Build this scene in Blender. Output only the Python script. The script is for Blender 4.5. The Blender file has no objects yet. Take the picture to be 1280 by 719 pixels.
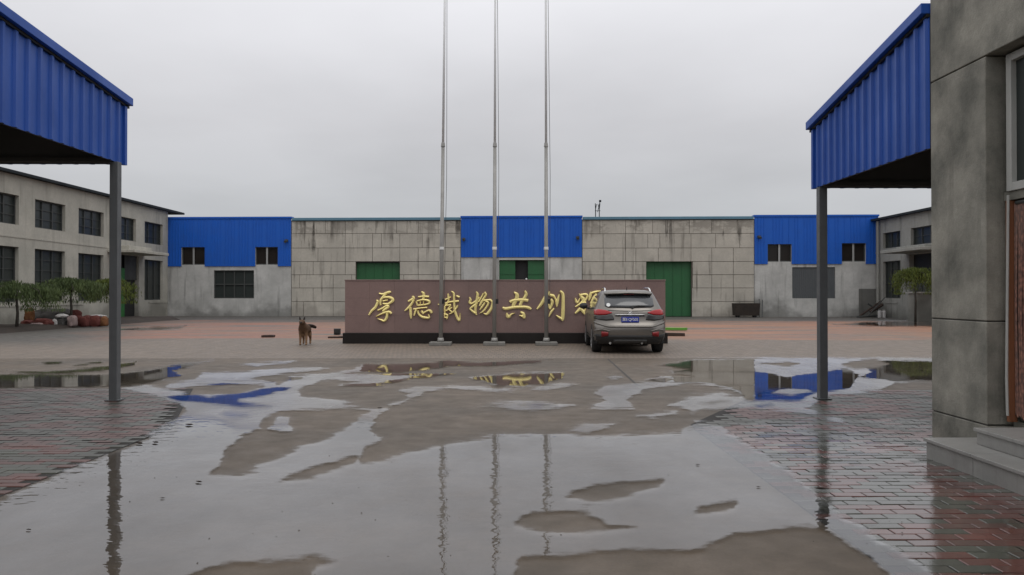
import bpy, bmesh, math, random
import numpy as np
from mathutils import Vector, Matrix
random.seed(7)
R = math.radians
S = bpy.context.scene
C = S.collection

# ------------------------------------------------------------------ camera, sky, sun, exposure
cam_d = bpy.data.cameras.new("camera")
cam = bpy.data.objects.new("camera", cam_d)
C.objects.link(cam)
H = 1.5
cam.location = (0, 0, H)
cam.rotation_euler = (R(90.49), 0, R(-0.29))
cam_d.sensor_width = 36
cam_d.lens = 28.125
cam_d.clip_start = 0.05
cam_d.clip_end = 5000
S.camera = cam

W = bpy.data.worlds.new("World")
S.world = W
W.use_nodes = True
nt = W.node_tree
for n in list(nt.nodes):
    nt.nodes.remove(n)
SUN_EL, SUN_AZ = R(58), R(200)
def wn(t, **k):
    n = nt.nodes.new(t)
    for a, b in k.items():
        setattr(n, a, b)
    return n
out = wn('ShaderNodeOutputWorld')
bg = wn('ShaderNodeBackground'); bg.inputs[1].default_value = 0.1
sky = wn('ShaderNodeTexSky', sky_type='NISHITA', sun_disc=False)
sky.sun_elevation = SUN_EL; sky.sun_rotation = SUN_AZ
sky.air_density = 1.0; sky.dust_density = 3.0
tc = wn('ShaderNodeTexCoord')
sep = wn('ShaderNodeSeparateXYZ')
nt.links.new(tc.outputs['Generated'], sep.inputs[0])
mx = wn('ShaderNodeMath', operation='MAXIMUM'); mx.inputs[1].default_value = 0.0
nt.links.new(sep.outputs[2], mx.inputs[0])
ramp = wn('ShaderNodeValToRGB')
e = ramp.color_ramp.elements
# overcast luminance, brighter towards the zenith (values are before the 0.1 strength)
e[0].position = 0.0; e[0].color = (0.49, 0.505, 0.52, 1)
e[1].position = 1.0; e[1].color = (1.30, 1.31, 1.34, 1)
for p, v in ((0.08, (0.515, 0.53, 0.55)), (0.2, (0.63, 0.63, 0.655)), (0.34, (0.845, 0.845, 0.88)), (0.6, (1.02, 1.03, 1.06))):
    x = e.new(p); x.color = v + (1,)
nt.links.new(mx.outputs[0], ramp.inputs[0])
# soft cloud structure laid out on a high flat layer
dv = wn('ShaderNodeMath', operation='ADD'); dv.inputs[1].default_value = 0.16
nt.links.new(mx.outputs[0], dv.inputs[0])
vd = wn('ShaderNodeVectorMath', operation='DIVIDE')
cb = wn('ShaderNodeCombineXYZ')
for i in range(3):
    nt.links.new(dv.outputs[0], cb.inputs[i])
nt.links.new(tc.outputs['Generated'], vd.inputs[0]); nt.links.new(cb.outputs[0], vd.inputs[1])
cn = wn('ShaderNodeTexNoise'); cn.inputs['Scale'].default_value = 0.9; cn.inputs['Detail'].default_value = 5; cn.inputs['Roughness'].default_value = 0.5
nt.links.new(vd.outputs[0], cn.inputs['Vector'])
cr = wn('ShaderNodeMapRange'); cr.inputs[1].default_value = 0.3; cr.inputs[2].default_value = 0.7
cr.inputs[3].default_value = 9.0; cr.inputs[4].default_value = 10.6
nt.links.new(cn.outputs['Fac'], cr.inputs[0])
ml = wn('ShaderNodeVectorMath', operation='SCALE')
nt.links.new(ramp.outputs[0], ml.inputs[0]); nt.links.new(cr.outputs[0], ml.inputs['Scale'])
mixs = wn('ShaderNodeMixRGB'); mixs.inputs[0].default_value = 0.97
nt.links.new(sky.outputs[0], mixs.inputs[1]); nt.links.new(ml.outputs[0], mixs.inputs[2])
nt.links.new(mixs.outputs[0], bg.inputs[0]); nt.links.new(bg.outputs[0], out.inputs[0])

sl = bpy.data.lights.new("sun", 'SUN'); sl.energy = 0.5; sl.angle = R(30); sl.color = (1, 0.97, 0.93)
so = bpy.data.objects.new("sun", sl); C.objects.link(so)
so.rotation_euler = (R(90) - SUN_EL, 0, R(160) - R(180) + R(0))
so.rotation_euler = Vector((0.34 * math.cos(SUN_EL), -0.94 * math.cos(SUN_EL), math.sin(SUN_EL))).to_track_quat('Z', 'Y').to_euler()

S.view_settings.view_transform = 'Standard'
S.view_settings.look = 'None'
S.view_settings.exposure = 0.0
S.view_settings.gamma = 1.0

# ------------------------------------------------------------------ helpers
def at(px, py, d):
    """a point of the place at distance d along +Y, from photograph measurements"""
    return Vector(((px - 635) / 1000 * d, d, H + (368 - py) / 1000 * d))
def gd(px, py, z=0.0):
    return at(px, py, 1000 * (H - z) / (py - 368))

def material(name, base=(0.5, 0.5, 0.5), rough=0.7, metal=0.0, spec=0.5):
    m = bpy.data.materials.new(name); m.use_nodes = True
    b = m.node_tree.nodes['Principled BSDF']
    b.inputs['Base Color'].default_value = tuple(base) + (1,)
    b.inputs['Roughness'].default_value = rough
    b.inputs['Metallic'].default_value = metal
    b.inputs['Specular IOR Level'].default_value = spec
    return m
class NT:
    def __init__(s, m):
        s.t = m.node_tree; s.b = s.t.nodes.get('Principled BSDF')
    def n(s, t, **k):
        x = s.t.nodes.new(t)
        for a, b in k.items(): setattr(x, a, b)
        return x
    def l(s, a, b): s.t.links.new(a, b)
    def pos(s, scale=(1, 1, 1)):
        g = s.n('ShaderNodeNewGeometry'); mp = s.n('ShaderNodeMapping'); mp.inputs['Scale'].default_value = scale
        s.l(g.outputs['Position'], mp.inputs[0]); return mp.outputs[0]
    def opos(s, scale=(1, 1, 1)):
        g = s.n('ShaderNodeTexCoord'); mp = s.n('ShaderNodeMapping'); mp.inputs['Scale'].default_value = scale
        s.l(g.outputs['Object'], mp.inputs[0]); return mp.outputs[0]
    def noise(s, vec, scale, detail=4, rough=0.55):
        x = s.n('ShaderNodeTexNoise'); x.inputs['Scale'].default_value = scale
        x.inputs['Detail'].default_value = detail; x.inputs['Roughness'].default_value = rough
        s.l(vec, x.inputs['Vector']); return x.outputs['Fac']
    def rng(s, v, a, b, c=0.0, d=1.0, smooth=False):
        x = s.n('ShaderNodeMapRange'); x.inputs[1].default_value = a; x.inputs[2].default_value = b
        x.inputs[3].default_value = c; x.inputs[4].default_value = d
        if smooth: x.interpolation_type = 'SMOOTHSTEP'
        s.l(v, x.inputs[0]); return x.outputs[0]
    def math(s, op, a, b):
        x = s.n('ShaderNodeMath', operation=op)
        for i, v in enumerate((a, b)):
            if isinstance(v, (int, float)): x.inputs[i].default_value = v
            else: s.l(v, x.inputs[i])
        return x.outputs[0]
    def mix(s, f, a, b, mode='MIX'):
        x = s.n('ShaderNodeMixRGB', blend_type=mode)
        for i, v in enumerate((f, a, b)):
            if isinstance(v, (int, float)): x.inputs[i].default_value = v
            elif isinstance(v, tuple): x.inputs[i].default_value = v + (1,) if len(v) == 3 else v
            else: s.l(v, x.inputs[i])
        return x.outputs[0]
    def bump(s, h, strength=0.3, dist=0.01):
        x = s.n('ShaderNodeBump'); x.inputs['Strength'].default_value = strength; x.inputs['Distance'].default_value = dist
        s.l(h, x.inputs['Height']); s.l(x.outputs[0], s.b.inputs['Normal'])

def stained(name, c1, c2, stain=(0.05, 0.045, 0.04), rough=0.8, sc=1.0, streak=0.5, foot=0.0, foot_h=1.2, spec=0.3, bump=0.25, objvar=0.0, runs=0):
    """cast concrete: mottled, with runs of damp and dirt, darker grime at the foot"""
    m = material(name, c1, rough, 0, spec); t = NT(m); p = t.pos()
    a = t.noise(p, 0.8 * sc, 6, 0.6)
    b = t.noise(p, 7 * sc, 6, 0.65)
    col = t.mix(t.rng(a, 0.35, 0.65), c1, c2)
    col = t.mix(t.rng(b, 0.3, 0.75, 0.0, 0.45), col, tuple(x * 0.62 for x in c1))
    f = t.noise(t.pos((1, 1, 1)), 45 * sc, 4, 0.6)
    col = t.mix(t.rng(f, 0.4, 0.8, 0, 0.25), col, tuple(x * 0.5 for x in c2))
    if streak:
        sv = t.noise(t.pos((2.6, 2.6, 0.22)), 1.1 * sc, 5, 0.6)
        s2 = t.noise(p, 0.5 * sc, 3, 0.5)
        k = t.math('MULTIPLY', t.rng(sv, 0.52, 0.70), t.rng(s2, 0.4, 0.6))
        col = t.mix(t.math('MULTIPLY', k, streak), col, stain)
    if runs:
        g0 = t.n('ShaderNodeNewGeometry'); s0 = t.n('ShaderNodeSeparateXYZ'); t.l(g0.outputs['Position'], s0.inputs[0])
        r1 = t.noise(t.pos((1.5, 1.5, .14)), 1.0, 6, .65); r2 = t.noise(p, .45, 5, .6)
        k = t.math('MULTIPLY', t.rng(r1, .545, .60), t.rng(t.math('ADD', s0.outputs[2], t.rng(r2, .3, .7, -2.2, 1.6)), 4.3, 6.2))
        col = t.mix(t.math('MULTIPLY', k, .92), col, (.06, .052, .044))
        k2 = t.math('MULTIPLY', t.rng(t.noise(t.pos((1, 1, 2.2)), .55, 7, .7), .5, .56), t.rng(s0.outputs[2], 5.2, 6.0))
        col = t.mix(t.math('MULTIPLY', k2, .6), col, (.2, .18, .155))
    if objvar:
        oi = t.n('ShaderNodeObjectInfo')
        col = t.mix(t.rng(oi.outputs['Random'], 0, 1, 0, objvar), col, tuple(x * 0.55 for x in c1))
    if foot:
        g = t.n('ShaderNodeNewGeometry'); sp = t.n('ShaderNodeSeparateXYZ'); t.l(g.outputs['Position'], sp.inputs[0])
        w = t.noise(p, 0.35, 4, 0.6)
        hh = t.math('ADD', sp.outputs[2], t.rng(w, 0.3, 0.7, 0.9, -0.9))
        k = t.rng(hh, 0.0, foot_h, foot, 0.0, True)
        col = t.mix(k, col, stain)
    t.l(col, t.b.inputs['Base Color'])
    t.bump(t.math('ADD', b, t.math('MULTIPLY', f, 0.4)), bump, 0.02)
    return m

def painted(name, c, rough=0.4, metal=0.0, dirt=0.25, spec=0.5, sc=1.0):
    m = material(name, c, rough, metal, spec); t = NT(m); p = t.pos()
    a = t.noise(p, 1.3 * sc, 5, 0.6); b = t.noise(t.pos((6, 6, 0.5)), 1.5 * sc, 4, 0.6)
    col = t.mix(t.math('MULTIPLY', t.rng(a, 0.35, 0.7), dirt), c, tuple(x * 0.45 + 0.02 for x in c))
    col = t.mix(t.math('MULTIPLY', t.rng(b, 0.5, 0.75), dirt), col, tuple(x * 0.6 + 0.01 for x in c))
    t.l(col, t.b.inputs['Base Color'])
    t.l(t.rng(a, 0.3, 0.7, rough * 0.8, min(1, rough * 1.3)), t.b.inputs['Roughness'])
    return m

M = {}
M['block'] = stained('block concrete', (0.57, 0.53, 0.46), (0.45, 0.42, 0.365), (0.07, 0.06, 0.05), streak=0.9, foot=0.35, foot_h=0.8, objvar=0.22, runs=1)
M['joint'] = material('joint', (0.06, 0.055, 0.05), 0.9)
M['joint2'] = material('mortar joint', (0.13, 0.115, 0.095), 0.9)
M['render'] = stained('pale render', (0.60, 0.59, 0.565), (0.42, 0.415, 0.395), (0.10, 0.10, 0.09), streak=0.6, foot=0.65, foot_h=1.0)
M['hall'] = stained('hall concrete', (0.52, 0.495, 0.43), (0.40, 0.385, 0.335), (0.08, 0.075, 0.06), streak=0.45, foot=0.5, foot_h=1.2)
M['hall_r'] = stained('hall concrete grey', (0.36, 0.355, 0.325), (0.28, 0.275, 0.25), (0.06, 0.06, 0.05), streak=0.5, foot=0.6, foot_h=1.4)
M['pillar'] = stained('raw concrete', (0.40, 0.38, 0.325), (0.13, 0.13, 0.112), (0.07, 0.065, 0.055), sc=2.0, streak=0.45, rough=0.85, bump=0.4)
M['granite_step'] = stained('granite step', (0.37, 0.36, 0.34), (0.28, 0.275, 0.26), (0.09, 0.085, 0.08), sc=2.5, streak=0.4, rough=0.4, spec=0.5, bump=0.1, objvar=0.2)
M['blue'] = painted('blue sheet', (0.010, 0.105, 0.50), 0.5, dirt=0.18, spec=0.3)
M['blue_c'] = painted('canopy blue sheet', (0.018, 0.09, 0.42), 0.45, dirt=0.3, spec=0.4)
M['teal'] = painted('gutter teal', (0.10, 0.22, 0.30), 0.5)
M['green'] = painted('door green', (0.015, 0.115, 0.035), 0.5, dirt=0.4)
M['green2'] = painted('gate green', (0.02, 0.15, 0.03), 0.5, dirt=0.3)
M['glass'] = material('dark glass', (0.034, 0.04, 0.038), 0.3, 0, 0.25)
M['frame'] = painted('window frame', (0.055, 0.058, 0.055), 0.6)
M['whiteframe'] = painted('white frame', (0.50, 0.50, 0.47), 0.5, dirt=0.4)
M['louvre'] = painted('grey louvre', (0.085, 0.092, 0.098), 0.5, dirt=0.3)
M['roof'] = painted('roof edge', (0.018, 0.023, 0.028), 0.7, spec=.2)
M['post'] = painted('painted steel post', (0.12, 0.125, 0.13), 0.45, 0.0, dirt=0.5, sc=3)
M['steel'] = painted('stainless pole', (0.33, 0.32, 0.30), 0.4, 0.2, dirt=0.3, sc=2)
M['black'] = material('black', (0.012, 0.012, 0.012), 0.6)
M['under'] = painted('underside steel and shade', (0.085, 0.08, 0.075), 0.7)  # frame steel; on the canopy's inner sheets this dark colour stands in for shade
M['plinth'] = stained('plinth stone', (0.022, 0.018, 0.016), (0.016, 0.013, 0.012), rough=0.35, streak=0)
M['gold'] = material('gold leaf', (1.0, 0.84, 0.34), 0.42, 0.4)
M['paint_white'] = material('white paint', (0.75, 0.75, 0.73), 0.5)
def granite():
    m = material('brown granite', (0.16, 0.105, 0.10), 0.35, 0, 0.45); t = NT(m); p = t.pos()
    a = t.noise(p, 90, 3, 0.7); b = t.noise(p, 1.0, 4, 0.6)
    oi = t.n('ShaderNodeObjectInfo')
    col = t.mix(t.rng(a, 0.3, 0.7), (0.175, 0.112, 0.10), (0.285, 0.195, 0.176))
    col = t.mix(t.rng(oi.outputs['Random'], 0, 1, 0, 0.12), col, (0.11, 0.075, 0.072))
    col = t.mix(t.rng(b, 0.45, 0.75, 0, 0.3), col, (0.10, 0.07, 0.068))
    t.l(col, t.b.inputs['Base Color']); return m
M['granite'] = granite()

class MB:
    """collects shapes into one bmesh"""
    def __init__(s): s.bm = bmesh.new()
    def poly(s, pts):
        vs = [s.bm.verts.new(p) for p in pts]
        try: return s.bm.faces.new(vs)
        except ValueError: return None
    def box(s, a, b, M4=None):
        x0, y0, z0 = a; x1, y1, z1 = b
        P = [Vector(p) for p in ((x0, y0, z0), (x1, y0, z0), (x1, y1, z0), (x0, y1, z0), (x0, y0, z1), (x1, y0, z1), (x1, y1, z1), (x0, y1, z1))]
        if M4: P = [M4 @ p for p in P]
        v = [s.bm.verts.new(p) for p in P]
        for f in ((0, 3, 2, 1), (4, 5, 6, 7), (0, 1, 5, 4), (1, 2, 6, 5), (2, 3, 7, 6), (3, 0, 4, 7)):
            s.bm.faces.new([v[i] for i in f])
        return s
    def tube(s, pts, radii, n=12, caps=True):
        rings = []
        pts = [Vector(p) for p in pts]
        if not isinstance(radii, (list, tuple)): radii = [radii] * len(pts)
        up = None
        for i, p in enumerate(pts):
            d = (pts[min(i + 1, len(pts) - 1)] - pts[max(i - 1, 0)]).normalized()
            if up is None:
                up = Vector((0, 0, 1)) if abs(d.z) < 0.9 else Vector((1, 0, 0))
            a = d.cross(up).normalized(); b = d.cross(a).normalized(); up = b.cross(d) if False else up
            rings.append([s.bm.verts.new(p + (a * math.cos(2 * math.pi * k / n) + b * math.sin(2 * math.pi * k / n)) * radii[i]) for k in range(n)])
        for r0, r1 in zip(rings, rings[1:]):
            for k in range(n):
                s.bm.faces.new((r0[k], r0[(k + 1) % n], r1[(k + 1) % n], r1[k]))
        if caps:
            s.bm.faces.new(rings[0][::-1]); s.bm.faces.new(rings[-1])
        return s
    def prism(s, pts, off):
        """closed outline pts (list of Vector) extruded by vector off"""
        off = Vector(off); n = len(pts)
        a = [s.bm.verts.new(Vector(p)) for p in pts]; b = [s.bm.verts.new(Vector(p) + off) for p in pts]
        s.bm.faces.new(a[::-1]); s.bm.faces.new(b)
        for i in range(n):
            s.bm.faces.new((a[i], a[(i + 1) % n], b[(i + 1) % n], b[i]))
        return s
    def build(s, name, mat, parent=None, bevel=0, smooth=False, sub=0, loc=None):
        bmesh.ops.recalc_face_normals(s.bm, faces=s.bm.faces[:])
        me = bpy.data.meshes.new(name); s.bm.to_mesh(me); s.bm.free()
        if mat is not None:
            me.materials.append(mat)
        o = bpy.data.objects.new(name, me); C.objects.link(o)
        if smooth:
            for p in me.polygons: p.use_smooth = True
        if bevel:
            b = o.modifiers.new('bevel', 'BEVEL'); b.width = bevel; b.segments = 2; b.limit_method = 'ANGLE'; b.angle_limit = R(40)
        if sub:
            u = o.modifiers.new('sub', 'SUBSURF'); u.levels = sub; u.render_levels = sub
        if parent: o.parent = parent
        if loc is not None: o.location = loc
        return o

def tag(o, label=None, cat=None, group=None, kind=None):
    if label: o['label'] = label
    if cat: o['category'] = cat
    if group: o['group'] = group
    if kind: o['kind'] = kind
    return o
def empty(name, loc=(0, 0, 0), rz=0):
    o = bpy.data.objects.new(name, None); C.objects.link(o); o.location = loc; o.rotation_euler = (0, 0, rz)
    o.empty_display_size = 0.3
    return o
def copy_tree(o, parent=None):
    c = o.copy(); C.objects.link(c); c.parent = parent
    for ch in list(o.children): copy_tree(ch, c)
    return c
def wall_holes(mb, u0, u1, z0, z1, holes, fn, depth=0.25):
    """wall front with rectangular openings and their reveals; fn(u, z, t) -> point"""
    us = sorted({u0, u1} | {h[i] for h in holes for i in (0, 1)}); zs = sorted({z0, z1} | {h[i] for h in holes for i in (2, 3)})
    us = [u for u in us if u0 <= u <= u1]; zs = [z for z in zs if z0 <= z <= z1]
    for a, b in zip(us, us[1:]):
        for c, d in zip(zs, zs[1:]):
            mu, mz = (a + b) / 2, (c + d) / 2
            if any(h[0] < mu < h[1] and h[2] < mz < h[3] for h in holes): continue
            mb.poly([fn(a, c, 0), fn(b, c, 0), fn(b, d, 0), fn(a, d, 0)])
    for h in holes:
        a, b, c, d = h
        for q in (((a, c), (a, d)), ((b, d), (b, c)), ((a, d), (b, d)), ((b, c), (a, c))):
            (p, r), (s_, t_) = q
            mb.poly([fn(p, r, 0), fn(s_, t_, 0), fn(s_, t_, depth), fn(p, r, depth)])

# ------------------------------------------------------------------ ground
def yard_material():
    m = material('yard surface', (0.12, 0.11, 0.1), 0.6, 0, 0.35); t = NT(m); p = t.pos()
    g = t.n('ShaderNodeNewGeometry'); sp = t.n('ShaderNodeSeparateXYZ'); t.l(g.outputs['Position'], sp.inputs[0])
    X, Y = sp.outputs[0], sp.outputs[1]
    a = t.noise(p, 0.45, 6, 0.6); b = t.noise(p, 3.2, 6, 0.65); f = t.noise(p, 60, 3, 0.6)
    conc = t.mix(t.rng(a, 0.35, 0.65), (0.150, 0.112, 0.078), (0.090, 0.070, 0.050))
    conc = t.mix(t.rng(b, 0.35, 0.75, 0, 0.5), conc, (0.07, 0.062, 0.052))
    conc = t.mix(t.rng(f, 0.35, 0.75, 0, 0.35), conc, (0.05, 0.045, 0.04))
    # paving bands further back: beige setts, then orange-pink brick, then grey strip by the hall
    br = t.n('ShaderNodeTexBrick'); br.inputs['Scale'].default_value = 1.0
    br.inputs['Brick Width'].default_value = 0.115; br.inputs['Row Height'].default_value = 0.46
    br.inputs['Mortar Size'].default_value = 0.009; br.inputs['Color1'].default_value = (0.215, 0.168, 0.13, 1)
    br.inputs['Color2'].default_value = (0.17, 0.135, 0.108, 1); br.inputs['Mortar'].default_value = (0.095, 0.08, 0.065, 1)
    br.offset = 0.5
    t.l(p, br.inputs['Vector'])
    beige = t.mix(t.rng(b, 0.3, 0.7, 0, 0.4), br.outputs['Color'], (0.13, 0.115, 0.10))
    st = t.noise(t.pos((0.35, 1.0, 1)), 0.5, 6, 0.65)
    orange = t.mix(t.rng(st, 0.35, 0.62), (0.24, 0.105, 0.078), (0.29, 0.16, 0.095))
    orange = t.mix(t.rng(t.noise(t.pos((0.25, 1, 1)), 0.8, 6, 0.7), 0.40, 0.54), orange, (0.15, 0.125, 0.105))
    orange = t.mix(t.math('MULTIPLY', t.rng(X, 2, 9), t.rng(t.noise(t.pos((0.12, .5, 1)), 1.0, 5, 0.65), .42, .55)), orange, (0.31, 0.15, 0.085))
    orange = t.mix(t.math('MULTIPLY', t.rng(X, -4, -8), t.rng(t.noise(t.pos((0.1, .6, 1)), 1.1, 5, 0.65), .46, .56)), orange, (0.26, 0.125, 0.085))
    grey = t.mix(t.rng(b, 0.3, 0.7), (0.11, 0.10, 0.088), (0.07, 0.065, 0.058))
    w = t.rng(t.noise(t.pos((0.4, 0.4, 1)), 0.5, 4, 0.6), 0.3, 0.7, -1.6, 1.6)
    yy = t.math('ADD', Y, w)
    c = t.mix(t.rng(Y, 18.74, 18.76), conc, beige)
    c = t.mix(t.rng(yy, 26.0, 27.5), c, orange)
    # the left end of the yard stays grey-beige
    xx = t.math('ADD', X, t.math('MULTIPLY', t.math('SUBTRACT', Y, 27), 0.35))
    c = t.mix(t.math('MULTIPLY', t.rng(t.math('ADD', xx, w), -11.5, -15.5), t.rng(Y, 22, 26)), c, grey)
    c = t.mix(t.rng(t.math('ADD', yy, t.math('MULTIPLY', w, 1.2)), 42, 46.5), c, grey)
    t.l(c, t.b.inputs['Base Color'])
    t.l(t.rng(b, 0.3, 0.7, 0.5, 0.72), t.b.inputs['Roughness'])
    t.bump(t.math('ADD', b, t.math('MULTIPLY', f, 0.5)), 0.25, 0.006)
    return m
M['yard'] = yard_material()
g = MB(); g.poly([(-1500, -1500, -0.06), (1500, -1500, -0.06), (1500, 3000, -0.06), (-1500, 3000, -0.06)])
M['earth'] = stained('open ground', (0.13, 0.12, 0.10), (0.09, 0.085, 0.07), streak=0)
tag(g.build('ground', M['earth']), 'flat open ground around and beyond the yard', kind='structure')
y = MB()
y.box((-60, -12, -0.058), (60, 18.735, 0)); y.box((-60, 18.755, -0.058), (60, 95, 0.0))
tag(y.build('yard', M['yard']), 'wet concrete and brick yard in front of the halls', kind='structure')

# expansion joint crack running towards the car
cr_ = MB()
pa, pb = gd(760, 449), gd(797, 482)
dv_ = (pb - pa).normalized(); nn = Vector((-dv_.y, dv_.x, 0)) * 0.02
up_ = Vector((0, 0, 0.004))
cr_.poly([pa - nn + up_, pb - nn + up_, pb + nn + up_, pa + nn + up_])
tag(cr_.build('paving_joint', M['joint']), 'dark joint cut in the concrete slab', kind='structure')

# ---- pavers either side of the carriageway
def paver_mat(name, c1, c2):
    m = material(name, c1, 0.42, 0, 0.5); t = NT(m); p = t.pos(); oi = t.n('ShaderNodeObjectInfo')
    at_ = t.n('ShaderNodeAttribute'); at_.attribute_name = 'tint'
    b = t.noise(p, 6, 5, 0.65); f = t.noise(p, 80, 3, 0.6)
    col = t.mix(t.rng(t.noise(p, 1.1, 3), 0.35, 0.65), c1, c2)
    col = t.mix(t.rng(b, 0.3, 0.75, 0, 0.45), col, (0.06, 0.055, 0.05))
    col = t.mix(t.rng(f, 0.4, 0.75, 0, 0.4), col, tuple(x * 0.5 for x in c1))
    col = t.mix(t.rng(oi.outputs['Random'], 0, 1, 0, 0.5), col, (0.07, 0.062, 0.056))
    t.l(col, t.b.inputs['Base Color']); t.bump(t.math('ADD', b, t.math('MULTIPLY', f, .5)), 0.15, 0.003)
    sp = t.n('ShaderNodeSeparateXYZ'); t.l(p, sp.inputs[0])
    wet = t.math('MULTIPLY', t.rng(t.math('ADD', sp.outputs[1], t.rng(t.noise(p, .9, 4), .3, .7, -.8, .8)), 9.4, 8.2), t.rng(sp.outputs[0], -1, 1))
    wet = t.math('MULTIPLY', wet, t.rng(t.noise(p, 2.2, 5, .6), .28, .5, .55, 1.0))
    t.l(t.rng(wet, 0, 1, 0.40, 0.10), t.b.inputs['Roughness'])
    t.l(t.rng(wet, 0, 1, 0.35, 0.75), t.b.inputs['Specular IOR Level'])
    return m
M['pred'] = paver_mat('red paver', (0.195, 0.074, 0.061), (0.125, 0.058, 0.050))
M['pgreen'] = paver_mat('green-grey paver', (0.108, 0.114, 0.092), (0.075, 0.08, 0.067))
M['bed'] = material('sand bed', (0.03, 0.027, 0.024), 0.9)
PW, PD = 0.235, 0.115
def paver_mesh(mat):
    mb = MB(); mb.box((-PW / 2 + .004, -PD / 2 + .004, -0.02), (PW / 2 - .004, PD / 2 - .004, 0))
    bmesh.ops.bevel(mb.bm, geom=[e_ for e_ in mb.bm.edges if all(v.co.z > -0.001 for v in e_.verts)], offset=0.004, segments=1, affect='EDGES')
    bmesh.ops.recalc_face_normals(mb.bm, faces=mb.bm.faces[:])
    me = bpy.data.meshes.new('paver'); mb.bm.to_mesh(me); mb.bm.free(); me.materials.append(mat); return me
pm = [paver_mesh(M['pred']), paver_mesh(M['pgreen'])]
rp = random.Random(3)
_cell = {}
def paver_colour(i, j):
    k = (math.floor((i + (j // 2) * 0.5) / 1.5), j // 2)
    if k not in _cell: _cell[k] = 0 if rp.random() < 0.5 else 1
    return _cell[k] if rp.random() < 0.88 else 1 - _cell[k]
regions = []   # (name, x from, x to, y from, y to, label, skip)
pav = []
for side, (xa, xb, ya, yb, lab) in enumerate(((2.06, 14.0, -4.0, 12.45, 'red and grey-green brick pavement on the right, under a film of water'),
                                (-14.0, -3.76, -4.0, 12.75, 'red and grey-green brick pavement on the left under the canopy'))):
    mb = MB()
    if side == 0: mb.poly([(xa, ya, .004), (xb, ya, .004), (xb, yb, .004), (4.0, yb, .004), (2.10, 9.2, .004), (2.06, 8.8, .004)])
    else: mb.poly([(xa, ya, .004), (xb, ya, .004), (xb, 9.0, .004), (-5.0, yb, .004), (xa, yb, .004)])
    base = tag(mb.build('pavement', M['bed']), lab, kind='structure')
    lst = []
    nj = int((yb - ya) / PD); ni = int((xb - xa) / PW)
    for j in range(nj):
        for i in range(ni + 1):
            o_ = 0 if j % 2 else PW / 2
            cx = (xa + PW / 2 + i * PW + o_) if side == 0 else (xb - PW / 2 - i * PW - o_); cy = ya + PD / 2 + j * PD
            if cx + PW / 2 > xb + 0.005 or cx - PW / 2 < xa - 0.005: continue
            if side == 0 and cy < 8.3 and cx > 4.55: continue
            if side == 0 and cx - PW / 2 > 3.8 and cy < 7.2: continue
            if side == 1 and cy < 7.9 and cx < -5.65: continue
            if side == 0 and cy > 9 and cx < 2.2 + (cy - 9) * .56: continue
            if side == 1 and cy > 9 and cx > -3.9 - (cy - 9) * .33: continue
            lst.append((cx, cy, paver_colour(i + side * 100, j)))
    pav.append((base, lst, side, xa, xb))
allp = []
for base, lst, side, xa, xb in pav:
    for k, (cx, cy, c) in enumerate(lst):
        if cy > 3.9 and abs(cx / cy) < 0.66: allp.append((cy, base.name, k))
allp.sort()
single = {(b_, k) for _, b_, k in allp[:300]}
for base, lst, side, xa, xb in pav:
    fields = [MB(), MB()]
    for k, (cx, cy, c) in enumerate(lst):
        z = 0.012 + rp.uniform(-.003, .002); tx, ty = rp.uniform(-.012, .012), rp.uniform(-.02, .02)
        if (base.name, k) in single:
            o = bpy.data.objects.new('paver', pm[c]); C.objects.link(o); o.location = (cx, cy, z); o.rotation_euler = (ty, tx, rp.uniform(-.01, .01)); o.parent = base
        else:
            w2, d2 = PW / 2 - .005, PD / 2 - .005
            f_ = fields[c]
            f_.poly([(cx - w2, cy - d2, z - d2 * ty), (cx + w2, cy - d2, z - d2 * ty), (cx + w2, cy + d2, z + d2 * ty), (cx - w2, cy + d2, z + d2 * ty)])
    for f_, mt, nm in ((fields[0], M['pred'], 'red_pavers'), (fields[1], M['pgreen'], 'grey_pavers')):
        tag(f_.build(nm, mt, base), kind='stuff')

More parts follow.
